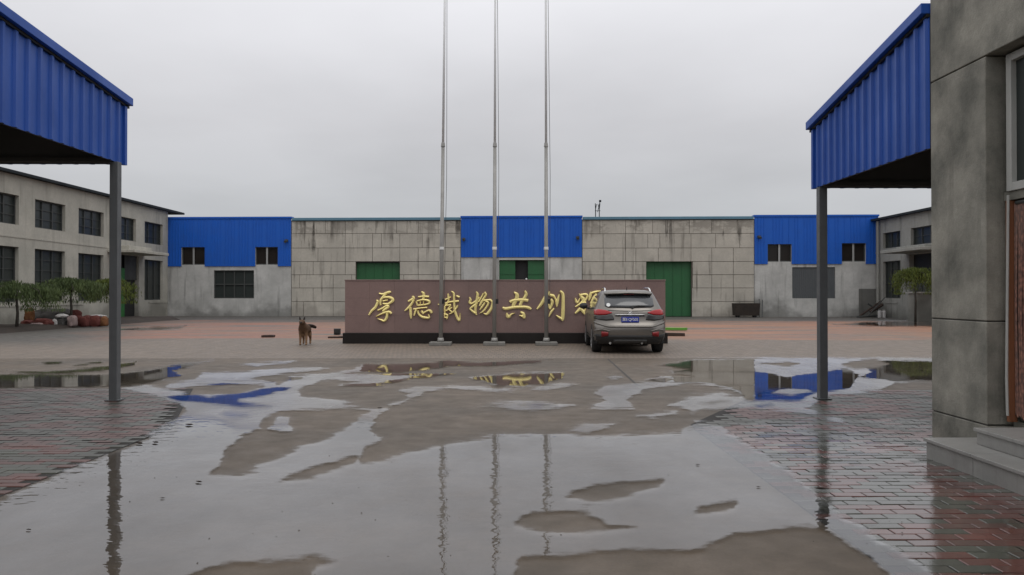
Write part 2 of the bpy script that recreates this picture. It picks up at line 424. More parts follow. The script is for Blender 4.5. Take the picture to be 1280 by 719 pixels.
# ---- water lying on the yard: a sheet whose depth is known at every vertex
W_, D_ = 1, 0
shapes = [
 (W_, [(-3000,2400),(-3000,1150),(-600,830),(-200,700),(0,630),(60,601),(110,579),(160,562),(190,546),(215,531),(250,512),(225,503),(205,490),(212,480),(250,474),(345,478),(352,490),(342,500),(400,507),(470,512),(500,504),(512,494),(528,486),(545,484),(532,491),(515,500),(492,508),(475,520),(463,535),(466,546),(478,553),(456,562),(452,581),(500,572),(540,558),(575,551),(620,546),(680,544),(790,546),(850,541),(868,531),(871,520),(852,512),(836,508),(862,497),(900,492),(935,501),(990,503),(1012,512),(1060,532),(1110,557),(1160,582),(1300,650),(3000,1500),(3000,2400)]),
 (D_, [(264,596),(282,572),(283,562),(300,550),(325,536),(331,524),(352,516),(372,512),(440,513),(462,515),(450,523),(441,532),(415,547),(372,563),(340,579),(318,588),(300,594)]),
 (W_, [(350,520),(362,524),(365,541),(350,540),(338,536)]),
 (D_, [(342,607),(370,595),(400,584),(425,577),(446,573),(442,581),(420,589),(385,599)]),
 (D_, [(640,719),(652,697),(700,695),(780,692),(860,690),(895,680),(920,668),(960,665),(1000,660),(1025,662),(1050,678),(1085,702),(1110,722),(1150,900),(560,900),(620,740)]),
 (D_, [(845,524),(868,528),(900,535),(950,567),(992,597),(1050,646),(1140,701),(1850,1150),(3000,1150),(3000,500),(1300,500),(1172,540),(1120,548),(1010,520),(940,512),(880,514)]),
 (D_, [(235,722),(262,710),(290,704),(330,701),(375,700),(390,697),(422,704),(398,711),(388,724),(360,900),(180,900)]),
 (D_, [(702,626),(720,614),(745,605),(790,601),(829,602),(824,609),(800,618),(762,628),(735,630)]),
 (D_, [(644,656),(665,642),(700,642),(735,645),(748,652),(762,659),(795,660),(745,665),(705,669),(670,666)]),
 (D_, [(866,647),(877,639),(900,634),(920,630),(915,637),(890,643)]),
 (D_, [(208,487),(250,482),(290,481),(332,484),(318,492),(262,494),(225,493)]),
 (W_, [(-900,470),(60,468),(140,469),(175,466),(215,458),(268,451),(245,457),(216,464),(230,470),(205,475),(180,482),(140,485),(90,486),(-900,487)]),
 (W_, [(10,464),(60,465),(100,462),(135,459),(172,453),(168,458),(135,464),(70,468),(30,467)]),
 (W_, [(46,456),(62,453),(82,452),(78,455),(60,457)]),
 (W_, [(90,457),(110,455),(130,452),(128,454),(100,458)]),
 (W_, [(150,486),(182,482),(215,488),(240,494),(282,496),(312,489),(345,483),(364,475),(400,469),(452,461),(482,463),(430,469),(402,477),(372,489),(380,496),(440,505),(458,511),(390,511),(352,516),(300,530),(180,548),(210,530),(235,515),(225,506),(195,496)]),
 (W_, [(255,467),(300,466),(340,462),(400,459),(412,461),(350,468),(300,478),(240,478)]),
 (W_, [(300,456),(350,453),(372,451),(360,455),(320,459)]),
 (W_, [(440,463),(455,457),(520,455),(560,451),(600,454),(650,451),(692,450),(662,455),(612,459),(560,459),(530,465),(490,467),(450,467)]),
 (W_, [(360,471),(420,467),(500,468),(572,467),(545,471),(505,476),(492,481),(470,483),(425,482),(462,477),(420,475),(380,479)]),
 (W_, [(588,473),(640,467),(706,466),(702,474),(682,481),(652,485),(618,482)]),
 (W_, [(500,489),(520,484),(560,484),(620,485),(660,488),(700,480),(725,482),(685,490),(620,490),(560,487),(512,492)]),
 (W_, [(596,508),(625,504),(680,505),(718,508),(700,512),(650,514)]),
 (W_, [(738,511),(755,500),(742,493),(758,483),(822,477),(860,480),(805,489),(786,500),(792,512),(760,513)]),
 (W_, [(755,473),(770,470),(780,474),(765,477)]),
 (W_, [(796,522),(830,516),(852,513),(846,519),(815,525)]),
 (W_, [(702,541),(735,532),(775,529),(762,535),(735,544)]),
 (W_, [(818,457),(850,454),(870,450),(960,448),(1240,448),(1240,477),(1120,479),(1102,490),(1045,494),(1025,502),(1012,512),(930,510),(905,500),(930,496),(915,488),(880,482),(842,479),(806,482),(794,479),(820,473),(868,472),(830,467),(865,462)]),
 (D_, [(1052,458),(1062,453),(1092,450),(1112,455),(1102,460),(1070,462)]),
 (D_, [(950,456),(985,453),(1000,455),(985,459)]),
 (W_, [(-200,409),(20,407),(100,404),(125,402),(130,405),(60,409),(-200,414)]),
 (W_, [(150,412),(200,409),(235,407),(225,411),(180,413)]),
 (W_, [(1040,406),(1080,403),(1160,402),(1240,403),(1240,409),(1140,409),(1080,408)]),
 (W_, [(1080,404),(1110,400),(1180,401),(1180,404),(1120,404)]),
]
pools = [
 (1, [(-900,470),(60,468),(140,469),(175,466),(215,458),(268,451),(245,457),(216,464),(230,470),(205,475),(180,482),(140,485),(90,486),(-900,487)]),
 (1, [(10,464),(60,465),(100,462),(135,459),(172,453),(168,458),(135,464),(70,468),(30,467)]),
 (1, [(46,456),(62,453),(82,452),(78,455),(60,457)]), (1, [(90,457),(110,455),(130,452),(128,454),(100,458)]),
 (1, [(205,497),(240,492),(262,496),(300,492),(345,485),(372,484),(345,492),(330,497),(300,501),(340,509),(300,512),(255,506),(225,503)]),
 (1, [(285,516),(310,517),(312,521),(290,524),(276,520)]), (1, [(330,474),(380,472),(376,476),(340,478)]), (1, [(250,480),(300,481),(345,479),(300,483)]),
 (1, [(455,457),(520,455),(560,451),(600,454),(650,451),(692,450),(662,455),(612,459),(560,459),(530,465),(490,467),(450,466)]),
 (1, [(430,482),(470,479),(492,476),(520,471),(560,467),(572,468),(545,472),(505,477),(492,482),(470,484)]), (1, [(420,468),(500,467),(560,468),(500,470)]),
 (1, [(592,474),(640,468),(706,467),(702,474),(682,481),(652,484),(618,481)]),
 (1, [(612,484),(632,483),(628,487),(616,487)]), (1, [(648,508),(672,506),(695,508),(672,511)]),
 (1, [(818,457),(850,454),(870,451),(943,450),(944,504),(932,503),(925,490),(915,486),(884,480),(842,479),(842,460)]),
 (1, [(943,466),(1000,470),(1060,462),(1075,470),(1062,487),(1020,492),(1000,503),(943,503)]), (0, [(965,493),(985,487),(1010,488),(1018,491),(990,495)]), (0,[(943,458),(990,462),(1000,470),(985,473),(960,468)]),
 (1, [(1075,455),(1110,451),(1170,454),(1240,455),(1240,477),(1120,478),(1075,473),(1090,466)]),
 (1, [(795,478),(830,474),(842,475),(830,480)]), (1, [(808,471),(830,468),(820,472)]), (1, [(872,505),(900,501),(915,503),(890,507)]), (1,[(938,508),(965,505),(968,508),(950,511)]),
 (1, [(-3000,2400),(-3000,900),(-600,620),(0,560),(120,530),(215,518),(270,522),(300,535),(380,530),(440,520),(520,535),(600,535),(700,540),(850,535),(900,530),(980,530),(1150,560),(1400,640),(3000,1100),(3000,2400)]),
 (1, [(-200,409),(20,407),(100,404),(125,402),(130,405),(60,409),(-200,414)]), (1, [(150,412),(200,409),(235,407),(225,411),(180,413)]), (1, [(1040,406),(1080,403),(1160,402),(1240,403),(1240,409),(1140,409),(1080,408)]),
]
def signed(px, py, poly):
    P = np.array(poly, float); inside = np.zeros(px.shape, bool); dm = np.full(px.shape, 1e9)
    for i in range(len(P)):
        x0, y0 = P[i]; x1, y1 = P[(i + 1) % len(P)]
        c = (y0 > py) != (y1 > py)
        with np.errstate(divide='ignore', invalid='ignore'):
            xi = (x1 - x0) * (py - y0) / (y1 - y0 + 1e-12) + x0
        inside ^= c & (px < xi)
        ex, ey = x1 - x0, y1 - y0; L = ex * ex + ey * ey + 1e-9
        t = np.clip(((px - x0) * ex + (py - y0) * ey) / L, 0, 1)
        dm = np.minimum(dm, np.hypot(px - x0 - t * ex, py - y0 - t * ey))
    return np.where(inside, dm, -dm)
rows = np.concatenate([np.arange(398, 560, 1.0), np.arange(560, 760, 2.0), np.array([780, 820, 880, 960, 1100, 1400, 1800])])
cols = np.concatenate([np.arange(-3000, -80, 120), np.arange(-80, 1360, 3.0), np.arange(1360, 3001, 120)])
CX, RY = np.meshgrid(cols, rows)
AV = np.full(CX.shape, -20.0)
for k, poly in shapes:
    s_ = signed(CX, RY, poly)
    AV = np.maximum(AV, s_) if k else np.minimum(AV, -s_)
AV = np.clip(AV, -20, 20)
PV = np.full(CX.shape, -20.0)
for k, poly in pools:
    s_ = signed(CX, RY, poly)
    PV = np.maximum(PV, s_) if k else np.minimum(PV, -s_)
PV = np.clip(PV, -20, 20)
DD = 1500.0 / (RY - 368)
VX = (CX - 635) / 1000 * DD
nr, nc = CX.shape
idx = np.arange(nr * nc).reshape(nr, nc)
quads = np.stack([idx[:-1, :-1], idx[1:, :-1], idx[1:, 1:], idx[:-1, 1:]], -1).reshape(-1, 4)
keep = AV.reshape(-1)[quads].max(1) > -14
# no water inside buildings
qx = VX.reshape(-1)[quads].mean(1); qy = DD.reshape(-1)[quads].mean(1)
keep &= ~((qx > 4.42) & (qy < 8.33)) & ~((qx > 3.79) & (qy < 7.3)) & ~((qx < -5.55) & (qy < 7.9)) & (qy > 0.4)
quads = quads[keep]
used = np.unique(quads); remap = -np.ones(nr * nc, int); remap[used] = np.arange(len(used))
verts = np.stack([VX.reshape(-1), DD.reshape(-1), np.full(nr * nc, 0.017)], -1)[used]
me = bpy.data.meshes.new('puddle_water')
me.from_pydata(verts.tolist(), [], remap[quads].tolist())
a_ = me.attributes.new('wet', 'FLOAT', 'POINT'); a_.data.foreach_set('value', AV.reshape(-1)[used].astype(np.float32))
p_ = me.attributes.new('pool', 'FLOAT', 'POINT'); p_.data.foreach_set('value', PV.reshape(-1)[used].astype(np.float32))
def water_material():
    m = bpy.data.materials.new('puddle water'); m.use_nodes = True; t = NT(m); t.t.nodes.clear()
    out = t.n('ShaderNodeOutputMaterial'); a = t.n('ShaderNodeAttribute'); a.attribute_name = 'wet'
    p = t.pos()
    pl = t.n('ShaderNodeAttribute'); pl.attribute_name = 'pool'
    n1 = t.noise(t.pos((.4, 1, 1)), 2.2, 8, 0.7); n2 = t.noise(p, 14, 4, 0.65); n3 = t.noise(t.pos((1, .6, 1)), 0.9, 5, 0.6)
    gy = t.n('ShaderNodeNewGeometry'); sy_ = t.n('ShaderNodeSeparateXYZ'); t.l(gy.outputs['Position'], sy_.inputs[0])
    amp = t.rng(sy_.outputs[1], 5, 15, 7, 2.6)
    e = t.math('ADD', a.outputs['Fac'], t.math('MULTIPLY', t.rng(n1, 0.3, 0.7, -1, 1), amp)); e = t.math('ADD', e, t.math('MULTIPLY', t.rng(n2, 0.3, 0.7, -.13, .13), amp))
    mask = t.rng(t.math('DIVIDE', e, amp), -0.35, 0.5, 0, 1, True)
    film = t.rng(t.math('DIVIDE', e, amp), -1.4, 0.2, 0, 0.22, True)
    q = t.math('ADD', pl.outputs['Fac'], t.rng(n1, 0.3, 0.7, -2.4, 2.4)); q = t.math('ADD', q, t.rng(n2, .3, .7, -.4, .4))
    poolm = t.rng(t.math('DIVIDE', q, t.rng(sy_.outputs[1], 8, 13, 22, 1.0)), -0.3, 0.5, 0, 1, True)
    fr = t.n('ShaderNodeFresnel'); fr.inputs['IOR'].default_value = 1.42
    bp = t.n('ShaderNodeBump'); bp.inputs['Distance'].default_value = 0.005
    t.l(t.math('ADD', t.rng(poolm, 0, 1, .5, 0), t.rng(sy_.outputs[1], 7, 12, .5, .03)), bp.inputs['Strength'])
    rp_ = t.math('ADD', t.noise(t.pos((1, 1.5, 1)), 5, 2, 0.5), t.math('MULTIPLY', t.noise(t.pos((.7, 1.5, 1)), 16, 1, .5), .22))
    t.l(rp_, bp.inputs['Height'])
    gl = t.n('ShaderNodeBsdfGlossy'); gl.inputs['Color'].default_value = (0.97, 0.98, 1, 1)
    t.l(t.math('ADD', t.rng(poolm, 0, 1, .26, .012), t.rng(n3, .35, .7, 0, .03)), gl.inputs['Roughness'])
    t.l(bp.outputs[0], gl.inputs['Normal']); t.l(bp.outputs[0], fr.inputs['Normal'])
    tr = t.n('ShaderNodeBsdfTransparent'); tr.inputs['Color'].default_value = (0.97, 0.97, 0.96, 1)
    tr2 = t.n('ShaderNodeBsdfTransparent')
    m1 = t.n('ShaderNodeMixShader'); t.l(t.math('MULTIPLY', fr.outputs[0], t.rng(n3, .35, .65, 1.0, 1.32)), m1.inputs[0]); t.l(tr.outputs[0], m1.inputs[1]); t.l(gl.outputs[0], m1.inputs[2])
    m2 = t.n('ShaderNodeMixShader'); t.l(t.math('MULTIPLY', t.math('MAXIMUM', mask, t.math('MULTIPLY', film, 0.5)), t.rng(poolm, 0, 1, .76, 1)), m2.inputs[0]); t.l(tr2.outputs[0], m2.inputs[1]); t.l(m1.outputs[0], m2.inputs[2])
    t.l(m2.outputs[0], out.inputs[0])
    return m
me.materials.append(water_material())
wo = bpy.data.objects.new('puddle_water', me); C.objects.link(wo)
tag(wo, 'shallow rain puddles lying over the yard', kind='structure')

# ------------------------------------------------------------------ warehouse across the back
A = Vector((-23.4, 55.0, 0)); B = Vector((24.4, 53.0, 0))
UD = (B - A).normalized(); ND = Vector((UD.y, -UD.x, 0))      # towards the camera
LW = (B - A).length
def wf(u, z, t=0.0): return A + UD * u + Vector((0, 0, z)) - ND * t   # t goes into the wall
def wu(px):
    """distance along the warehouse front for a photograph column"""
    k = (px - 635) / 1000
    return (k * A.y - A.x) / (UD.x - k * UD.y)
def wz(px, py):
    p = wf(wu(px), 0); return H + (368 - py) / 1000 * p.y
wh = empty('warehouse', A)
whp = Matrix.Translation(-A)
def wpart(mb, name, mat, parent=wh, **k):
    mb.bm.transform(whp if parent is wh else whp)
    o = mb.build(name, mat, parent, **k); return o
tag(wh, 'long low warehouse across the back with blue upper panels and bare block bays', 'building')
ROOF = 6.65
def ubox(mb, ua, ub, za, zb, ta, tb):
    P = [wf(u, z, t) for t in (ta, tb) for z in (za, zb) for u in (ua, ub)]
    v = [mb.bm.verts.new(p) for p in P]
    for f in ((0, 1, 3, 2), (4, 6, 7, 5), (0, 4, 5, 1), (2, 3, 7, 6), (0, 2, 6, 4), (1, 5, 7, 3)):
        mb.bm.faces.new([v[i] for i in f])
# core volume
mb = MB(); ubox(mb, 0.05, LW - 0.05, 0, ROOF - 0.3, 0.62, 25); wpart(mb, 'core', M['joint'])
mb = MB(); ubox(mb, -0.1, LW + 0.1, ROOF - 0.28, ROOF - 0.06, 0.55, 25.3); wpart(mb, 'roof', M['roof'])
# block bays
def block_bay(pxa, pxb, door, rowjoints, seed):
    ua, ub = wu(pxa), wu(pxb); r = random.Random(seed)
    pc = (pxa + pxb) / 2
    zs = [0.0] + [wz(pc, q) for q in (377, 360, 343.5, 327, 310, 292)] + [ROOF - 0.16]
    da, db, dz = wu(door[0]), wu(door[1]), wz(pc, door[2])
    mb = MB(); wall_holes(mb, ua, ub, 0, ROOF - 0.1, [(da, db, -1, dz)], lambda u, z, t: wf(u, max(z, 0), t), 0.45); wpart(mb, 'wall', M['joint2'])
    for k in range(7):
        z0, z1 = zs[k], zs[k + 1]; jo = [wu(q) for q in rowjoints[6 - k]]
        xs = [ua] + jo + [ub]
        spans = []
        for a, b in zip(xs, xs[1:]):
            if z0 < dz - 0.2:
                if b <= da or a >= db: spans.append((a, b))
                else:
                    if a < da - 0.1: spans.append((a, da))
                    if b > db + 0.1: spans.append((db, b))
            else: spans.append((a, b))
        for a, b in spans:
            if b - a < 0.15: continue
            gg = 0.014; tt = r.uniform(-0.012, 0.012)
            m_ = MB(); ubox(m_, a + gg, b - gg, z0 + gg + (0.002 if k else 0), z1 - gg, -0.05 + tt, 0.02); wpart(m_, 'concrete_block', M['block'])
    # door
    mb = MB(); ubox(mb, da, db, 0.02, dz, 0.30, 0.38)
    for i in range(1, 5):
        uu = da + (db - da) * i / 5; ubox(mb, uu - .02, uu + .02, 0.05, dz - 0.05, 0.27, 0.30)
    d = wpart(mb, 'door', M['green']); d['label'] = 'green steel sliding door'
    mb = MB(); ubox(mb, da - .0, db + .0, dz - .08, dz - .005, 0.2, 0.299); wpart(mb, 'door_rail', M['frame'], d).location = (0, 0, 0)
    return
block_bay(365, 576, (445, 500, 327), [[393, 407, 432, 470, 496, 509, 523, 548], [392, 432, 466, 477, 500, 528, 552], [398, 432, 466, 500, 523, 550],
          [392, 432, 470, 523, 548], [375, 417, 440, 505, 523, 552], [392, 417, 470, 523, 548], [380, 417, 440, 500, 535]], 1)
block_bay(728, 943, (808, 865, 325), [[750, 782, 795, 816, 835, 862, 890, 922], [754, 782, 810, 825, 864, 895, 925], [782, 795, 823, 864, 890, 917],
          [754, 795, 866, 890, 917], [781, 800, 866, 890, 917], [754, 795, 864, 890, 917], [781, 800, 889, 925]], 2)
# blue bays
def window(ua, ub, za, zb, t, nv, nh, parent, fm, name='window', gm=None, bar=0.05):
    mb = MB()
    ubox(mb, ua, ub, za, za + .06, t - .05, t + .03); ubox(mb, ua, ub, zb - .06, zb, t - .05, t + .03)
    ubox(mb, ua, ua + .06, za + .06, zb - .06, t - .05, t + .03); ubox(mb, ub - .06, ub, za + .06, zb - .06, t - .05, t + .03)
    w = wpart(mb, name, fm, parent)
    for i in range(1, nv):
        mb = MB(); uu = ua + (ub - ua) * i / nv; ubox(mb, uu - bar / 2, uu + bar / 2, za + .06, zb - .06, t - .045, t + .02); wpart(mb, 'mullion', fm, w)
    if nh > 1:
        mb = MB()
        for i in range(1, nh):
            q = za + (zb - za) * i / nh; ubox(mb, ua + .06, ub - .06, q - bar / 2, q + bar / 2, t - .04, t + .018)
        wpart(mb, 'glazing_bar', fm, w)
    mb = MB(); ubox(mb, ua + .05, ub - .05, za + .05, zb - .05, t + .03, t + .05); wpart(mb, 'pane', gm or M['glass'], w)
    return w
M['bglass'] = material('brown dark glass', (0.02, 0.016, 0.014), 0.15, 0, 0.3)
M['whbar'] = painted('grey aluminium', (0.38, 0.38, 0.37), 0.4, 0.2)
def blue_bay(pxa, pxb, ptop, pbot, holes_up, lower_holes, seed):
    ua, ub = wu(pxa), wu(pxb); pc = (pxa + pxb) / 2; zt, zb = ROOF + 0.03, wz(pc, pbot)
    hs = [(wu(a), wu(b), wz(pc, d), wz(pc, c)) for a, b, c, d in holes_up]
    ls = [(wu(a), wu(b), wz(pc, d), wz(pc, c)) for a, b, c, d in lower_holes]
    # render wall with window openings
    mb = MB(); wall_holes(mb, ua, ub, 0, zt - .05, hs + [(a, b, max(c, -1), d) for a, b, c, d in ls], lambda u, z, t: wf(u, max(z, 0), t), 0.3)
    wpart(mb, 'lower_wall', M['render'])
    # one-metre corrugated sheets
    n = max(1, round((ub - ua) / 1.0)); w = (ub - ua) / n
    for i in range(n):
        a, b = ua + i * w, ua + (i + 1) * w
        segs = [(a, b, zb, zt)]
        for h in hs:
            new = []
            for (p, q, c, d) in segs:
                if h[1] <= p or h[0] >= q: new.append((p, q, c, d)); continue
                if p < h[0]: new.append((p, h[0], c, d))
                if q > h[1]: new.append((h[1], q, c, d))
                new.append((max(p, h[0]), min(q, h[1]), h[3], d))
            segs = new
        mb = MB()
        for (p, q, c, d) in segs:
            if q - p < .02: continue
            # trapezoid ribs every 0.2 m
            us = [p]; x = math.ceil((p - a) / 0.2) * 0.2 + a
            prof = [(p, 0)]
            while x < q - .07:
                if x > p: prof += [(x, 0), (x + .015, .025), (x + .045, .025), (x + .06, 0)]
                x += 0.2
            prof.append((q, 0))
            for (u0, d0), (u1, d1) in zip(prof, prof[1:]):
                mb.poly([wf(u0, c, -.06 - d0), wf(u1, c, -.06 - d1), wf(u1, d, -.06 - d1), wf(u0, d, -.06 - d0)])
                mb.poly([wf(u0, c, -.06 - d0), wf(u1, c, -.06 - d1), wf(u1, c, 0), wf(u0, c, 0)])
        wpart(mb, 'cladding_panel', M['blue'])
    mb = MB(); ubox(mb, ua - .04, ub + .04, zt, zt + .12, -0.12, 0.5); wpart(mb, 'coping', M['blue'])
    return hs, ls
hs, ls = blue_bay(210.5, 364.5, 273, 333, [(228, 257, 309, 331), (320, 348, 309, 331)], [(268, 318, 338, 373)], 1)
for h in hs: window(*h, 0.12, 2, 1, wh, M['frame'], gm=M['bglass'], bar=.08)
w_ = window(*ls[0], 0.12, 4, 2, wh, M['frame'], bar=.07); 
hs2, ls2 = blue_bay(576.5, 727.5, 272, 321.5, [], [(624, 682, 325, 400)], 2)
a, b, c, d = ls2[0]; c = 0
# green doors of the middle bay, one leaf slid aside leaving a dark gap
g1 = wu(644); g2 = wu(660)
for p, q in ((a, g1), (g2, b)):
    mb = MB(); ubox(mb, p, q, .02, d - .02, .15, .22)
    for k in range(1, 4): ubox(mb, p + .03, q - .03, d * k / 4 - .02, d * k / 4 + .02, .12, .15)
    dd = wpart(mb, 'door', M['green'])
mb = MB(); ubox(mb, g1 - .3, g2 + .3, 0.02, d, .5, .6); wpart(mb, 'dark_interior', M['black'])
mb = MB(); ubox(mb, a - .12, a, 0, d + .12, -.03, .05); ubox(mb, b, b + .12, 0, d + .12, -.03, .05); ubox(mb, a - .0, b + .0, d, d + .12, -.03, .05)
wpart(mb, 'door_frame', M['whiteframe'])
mb = MB(); q = wf(wu(658), wz(658, 349), .05); bmesh.ops.create_icosphere(mb.bm, subdivisions=2, radius=0.07, matrix=Matrix.Translation(q))
wpart(mb, 'door_lamp', M['paint_white'])
hs3, ls3 = blue_bay(943.5, 1099, 270, 330, [(960, 990, 305, 327), (1053, 1083, 304, 327)], [(991, 1045, 334, 373)], 3)
for h in hs3: window(*h, 0.12, 2, 1, wh, M['frame'], gm=M['bglass'], bar=.09)
for h, P in list(zip(hs, ())) : pass
# pale central mullions
for h in hs + hs3:
    mb = MB(); uu = (h[0] + h[1]) / 2; ubox(mb, uu - .06, uu + .06, h[2], h[3], .03, .06); wpart(mb, 'centre_bar', M['whbar'])
# louvre shutter: upright metal slats
a, b, c, d = ls3[0]
lv = MB(); ubox(lv, a, b, c, d, .12, .16); lo = wpart(lv, 'shutter', M['louvre'])
k = 0
n_ = 22
for i in range(n_):
    mb = MB(); p = a + (b - a) * i / n_; q = a + (b - a) * (i + .93) / n_; ubox(mb, p, q, c + .02, d - .02, .07, .12); wpart(mb, 'slat', M['louvre'], lo)
# gutter line over the block bays
for pa_, pb_ in ((365, 576), (728, 943)):
    mb = MB(); ubox(mb, wu(pa_) + .04, wu(pb_) - .04, ROOF - .13, ROOF + .06, -.16, .5); wpart(mb, 'gutter', M['teal'], bevel=.02)
# small wall lamps on the blue bays
def bulkhead(px, py):
    p = wf(wu(px), wz(px, py), -.1)
    mb = MB(); mb.box((-.10, -.10, -.08), (.10, .12, .08)); mb.tube([(0, -.1, 0), (0, -.35, -.1)], [.04, .09], 8)
    mb.bm.transform(Matrix.Translation(p - A)); mb.build('wall_lamp', M['frame'], wh)
for q in ((359, 301), (580, 299), (722, 297), (949, 296)): bulkhead(*q)
# patched render & sill stains
mb = MB(); ubox(mb, wu(1047), wu(1074), 0.02, wz(1060, 363), -.02, .01); o = wpart(mb, 'render_patch', M['render']); 
M['patch'] = stained('dark patch', (0.20, 0.195, 0.18), (0.14, 0.14, 0.13), streak=.5)
mb = MB(); ubox(mb, wu(1074.5), wu(1097), 0.02, wz(1085, 361), -.022, .01); wpart(mb, 'dark_patch', M['patch'])
# roof antenna
an = MB()
ap = wf(wu(755), 0, 6); 
for dx in (-.15, .13):
    an.tube([(dx, 0, 0), (dx, 0, 1.35)], .035, 6)
    an.tube([(dx, 0, 1.3), (dx + (.05 if dx > 0 else -.02), 0, 1.75)], .035, 6)
    an.tube([(dx, 0, 1.3), (dx - (.10 if dx > 0 else -.08), 0, 1.7)], .025, 6)
for z in (.3, .7, 1.2): an.tube([(-.2, 0, z), (.22, 0, z)], .02, 6)
an.tube([(.0, 0, 1.1), (.20, 0, 1.95)], .025, 6); an.box((.12, -.08, 1.85), (.27, .08, 2.0))
o = an.build('roof_antenna', M['roof'], loc=(ap.x, ap.y, ROOF - .1)); tag(o, 'small lattice antenna standing up behind the roofline', 'antenna')

# ------------------------------------------------------------------ side halls
def side_hall(name, X, sgn, y0, y1, ztop, holes, label, wmat, roofmat, doorbay=None, canopy=None):
    """wall in the plane x = X facing the yard; sgn = +1 when the yard lies to +x"""
    root = empty(name, (X, y0, 0)); tag(root, label, 'building')
    inv = Matrix.Translation((-X, -y0, 0))
    def put(mb, nm, mat, par=root, **k):
        mb.bm.transform(inv); return mb.build(nm, mat, par, **k)
    f = lambda u, z, t: Vector((X - sgn * t, u, max(z, 0)))
    allh = list(holes) + ([doorbay] if doorbay else [])
    mb = MB(); wall_holes(mb, y0, y1, 0, ztop, allh, f, .3); put(mb, 'wall', wmat)
    mb = MB(); a, b = sorted((X - sgn * .6, X - sgn * 14)); mb.box((a, y0, 0), (b, y1, ztop - .01)); put(mb, 'core', M['joint'])
    # shallow floor bands, proud of the wall
    for z in (0.95, 4.22):
        for yy in np.arange(y0, y1 - .1, 4.0):
            if doorbay and z < 2 and yy < doorbay[1] and yy + 3.98 > doorbay[0]: continue
            m_ = MB(); a, b = sorted((X, X + sgn * .03)); m_.box((a, yy + .008, z - .03), (b, min(yy + 3.992, y1), z + .05)); put(m_, 'string_course', wmat)
    mb = MB(); a, b = sorted((X + sgn * .25, X - sgn * 14.3)); mb.box((a, y0 - .1, ztop), (b, y1 + 2, ztop + .10)); put(mb, 'roof', roofmat)
    mb = MB(); a, b = sorted((X + sgn * .26, X + sgn * .33)); mb.box((a, y0 - .1, ztop + .0), (b, y1 + 2, ztop + .13)); put(mb, 'gutter', roofmat)
    for (ya, yb, za, zb) in holes:
        mb = MB(); t0, t1 = sorted((X - sgn * .16, X - sgn * .22))
        for q in ((ya, ya + .06, za, zb), (yb - .06, yb, za, zb), (ya + .06, yb - .06, za, za + .06), (ya + .06, yb - .06, zb - .06, zb)):
            mb.box((t0, q[0], q[2]), (t1, q[1], q[3]))
        w = put(mb, 'window', M['frame'])
        for i in (1, 2):
            mb = MB(); yy = ya + (yb - ya) * i / 3; mb.box((t0 + .01, yy - .03, za + .06), (t1 - .01, yy + .03, zb - .06)); put(mb, 'mullion', M['frame'], w)
        mb = MB(); n = int((zb - za) / .44)
        for i in range(1, n):
            q = za + (zb - za) * i / n; mb.box((t0 + .015, ya + .06, q - .015), (t1 - .015, yb - .06, q + .015))
        put(mb, 'glazing_bar', M['frame'], w)
        mb = MB(); g0, g1_ = sorted((X - sgn * .23, X - sgn * .25)); mb.box((g0, ya, za), (g1_, yb, zb)); put(mb, 'pane', M['glass'], w)
    return root, put
XL = -23.3
lh = []
for ys in (31.5, 35.5, 39.5, 43.5, 47.5, 51.4):
    lh.append((ys, ys + 2.7, 4.8, 6.2))
    if ys != 47.5: lh.append((ys, ys + 2.7, 1.13, 3.75))
left, put = side_hall('left_hall'.replace('left_', 'factory_'), XL, 1, 24, 54.9, 7.15, lh,
    'two-storey raw concrete hall along the left side of the yard with rows of dark windows', M['hall'], M['roof'], doorbay=(47.3, 50.6, -1, 3.9))
mb = MB(); mb.box((XL - .18, 47.32, 0.02), (XL - .12, 49.0, 3.1)); 
dl = put(mb, 'door', M['green2']); dl['label'] = 'green steel door leaf'
mb = MB(); mb.box((XL - .3, 47.3, 0.0), (XL - .26, 50.6, 3.9)); put(mb, 'dark_interior', M['black'])
mb = MB(); mb.box((XL - .18, 49.02, 2.4), (XL - .13, 50.58, 3.88)); put(mb, 'transom_panel', M['frame'])
mb = MB(); mb.box((XL, 46.6, 3.95), (XL + 1.6, 51.3, 4.12)); mb.box((XL + .01, 47.4, 4.12), (XL + .9, 50.4, 4.4)); put(mb, 'door_canopy', M['hall'], bevel=.02)
mb = MB(); mb.tube([(XL + .05, 46.9, 4.4), (XL + .05, 46.9, 7.0)], .05, 8); put(mb, 'downpipe', M['frame'])

XR = 24.4
rh = [(49.6, 51.9, 4.46, 5.47), (45.4, 48.3, 4.46, 5.5), (41.2, 44.1, 4.46, 5.5), (37.2, 40.1, 4.46, 5.5),
      (49.6, 51.9, 1.25, 3.62), (41.2, 44.1, 1.25, 3.62), (37.2, 40.1, 1.25, 3.62)]
right, putr = side_hall('factory_hall', XR, -1, 30, 52.9, 6.35, rh, 'grey concrete hall at the far right corner, half hidden by the near pillar', M['hall_r'], M['roof'], doorbay=(45.2, 48.5, -1, 3.9))
mb = MB(); mb.box((XR + .28, 45.2, 0), (XR + .3, 48.5, 3.9)); putr(mb, 'dark_interior', M['black'])
mb = MB(); mb.box((XR - 1.6, 44.2, 3.98), (XR, 48.9, 4.16)); mb.box((XR - .9, 45, 4.16), (XR - .01, 48.4, 4.34)); putr(mb, 'door_canopy', M['hall_r'], bevel=.02)
mb = MB(); mb.tube([(XR - .15, 52.3, 0.1), (XR - .15, 52.3, 6.3)], .07, 8); putr(mb, 'downpipe', M['hall_r'])
mb = MB()
for i in range(6): mb.box((XR + .2, 45.3 + i * .52, 0.02), (XR + .25, 45.75 + i * .52, 2.2))
putr(mb, 'door_slats', M['frame'])

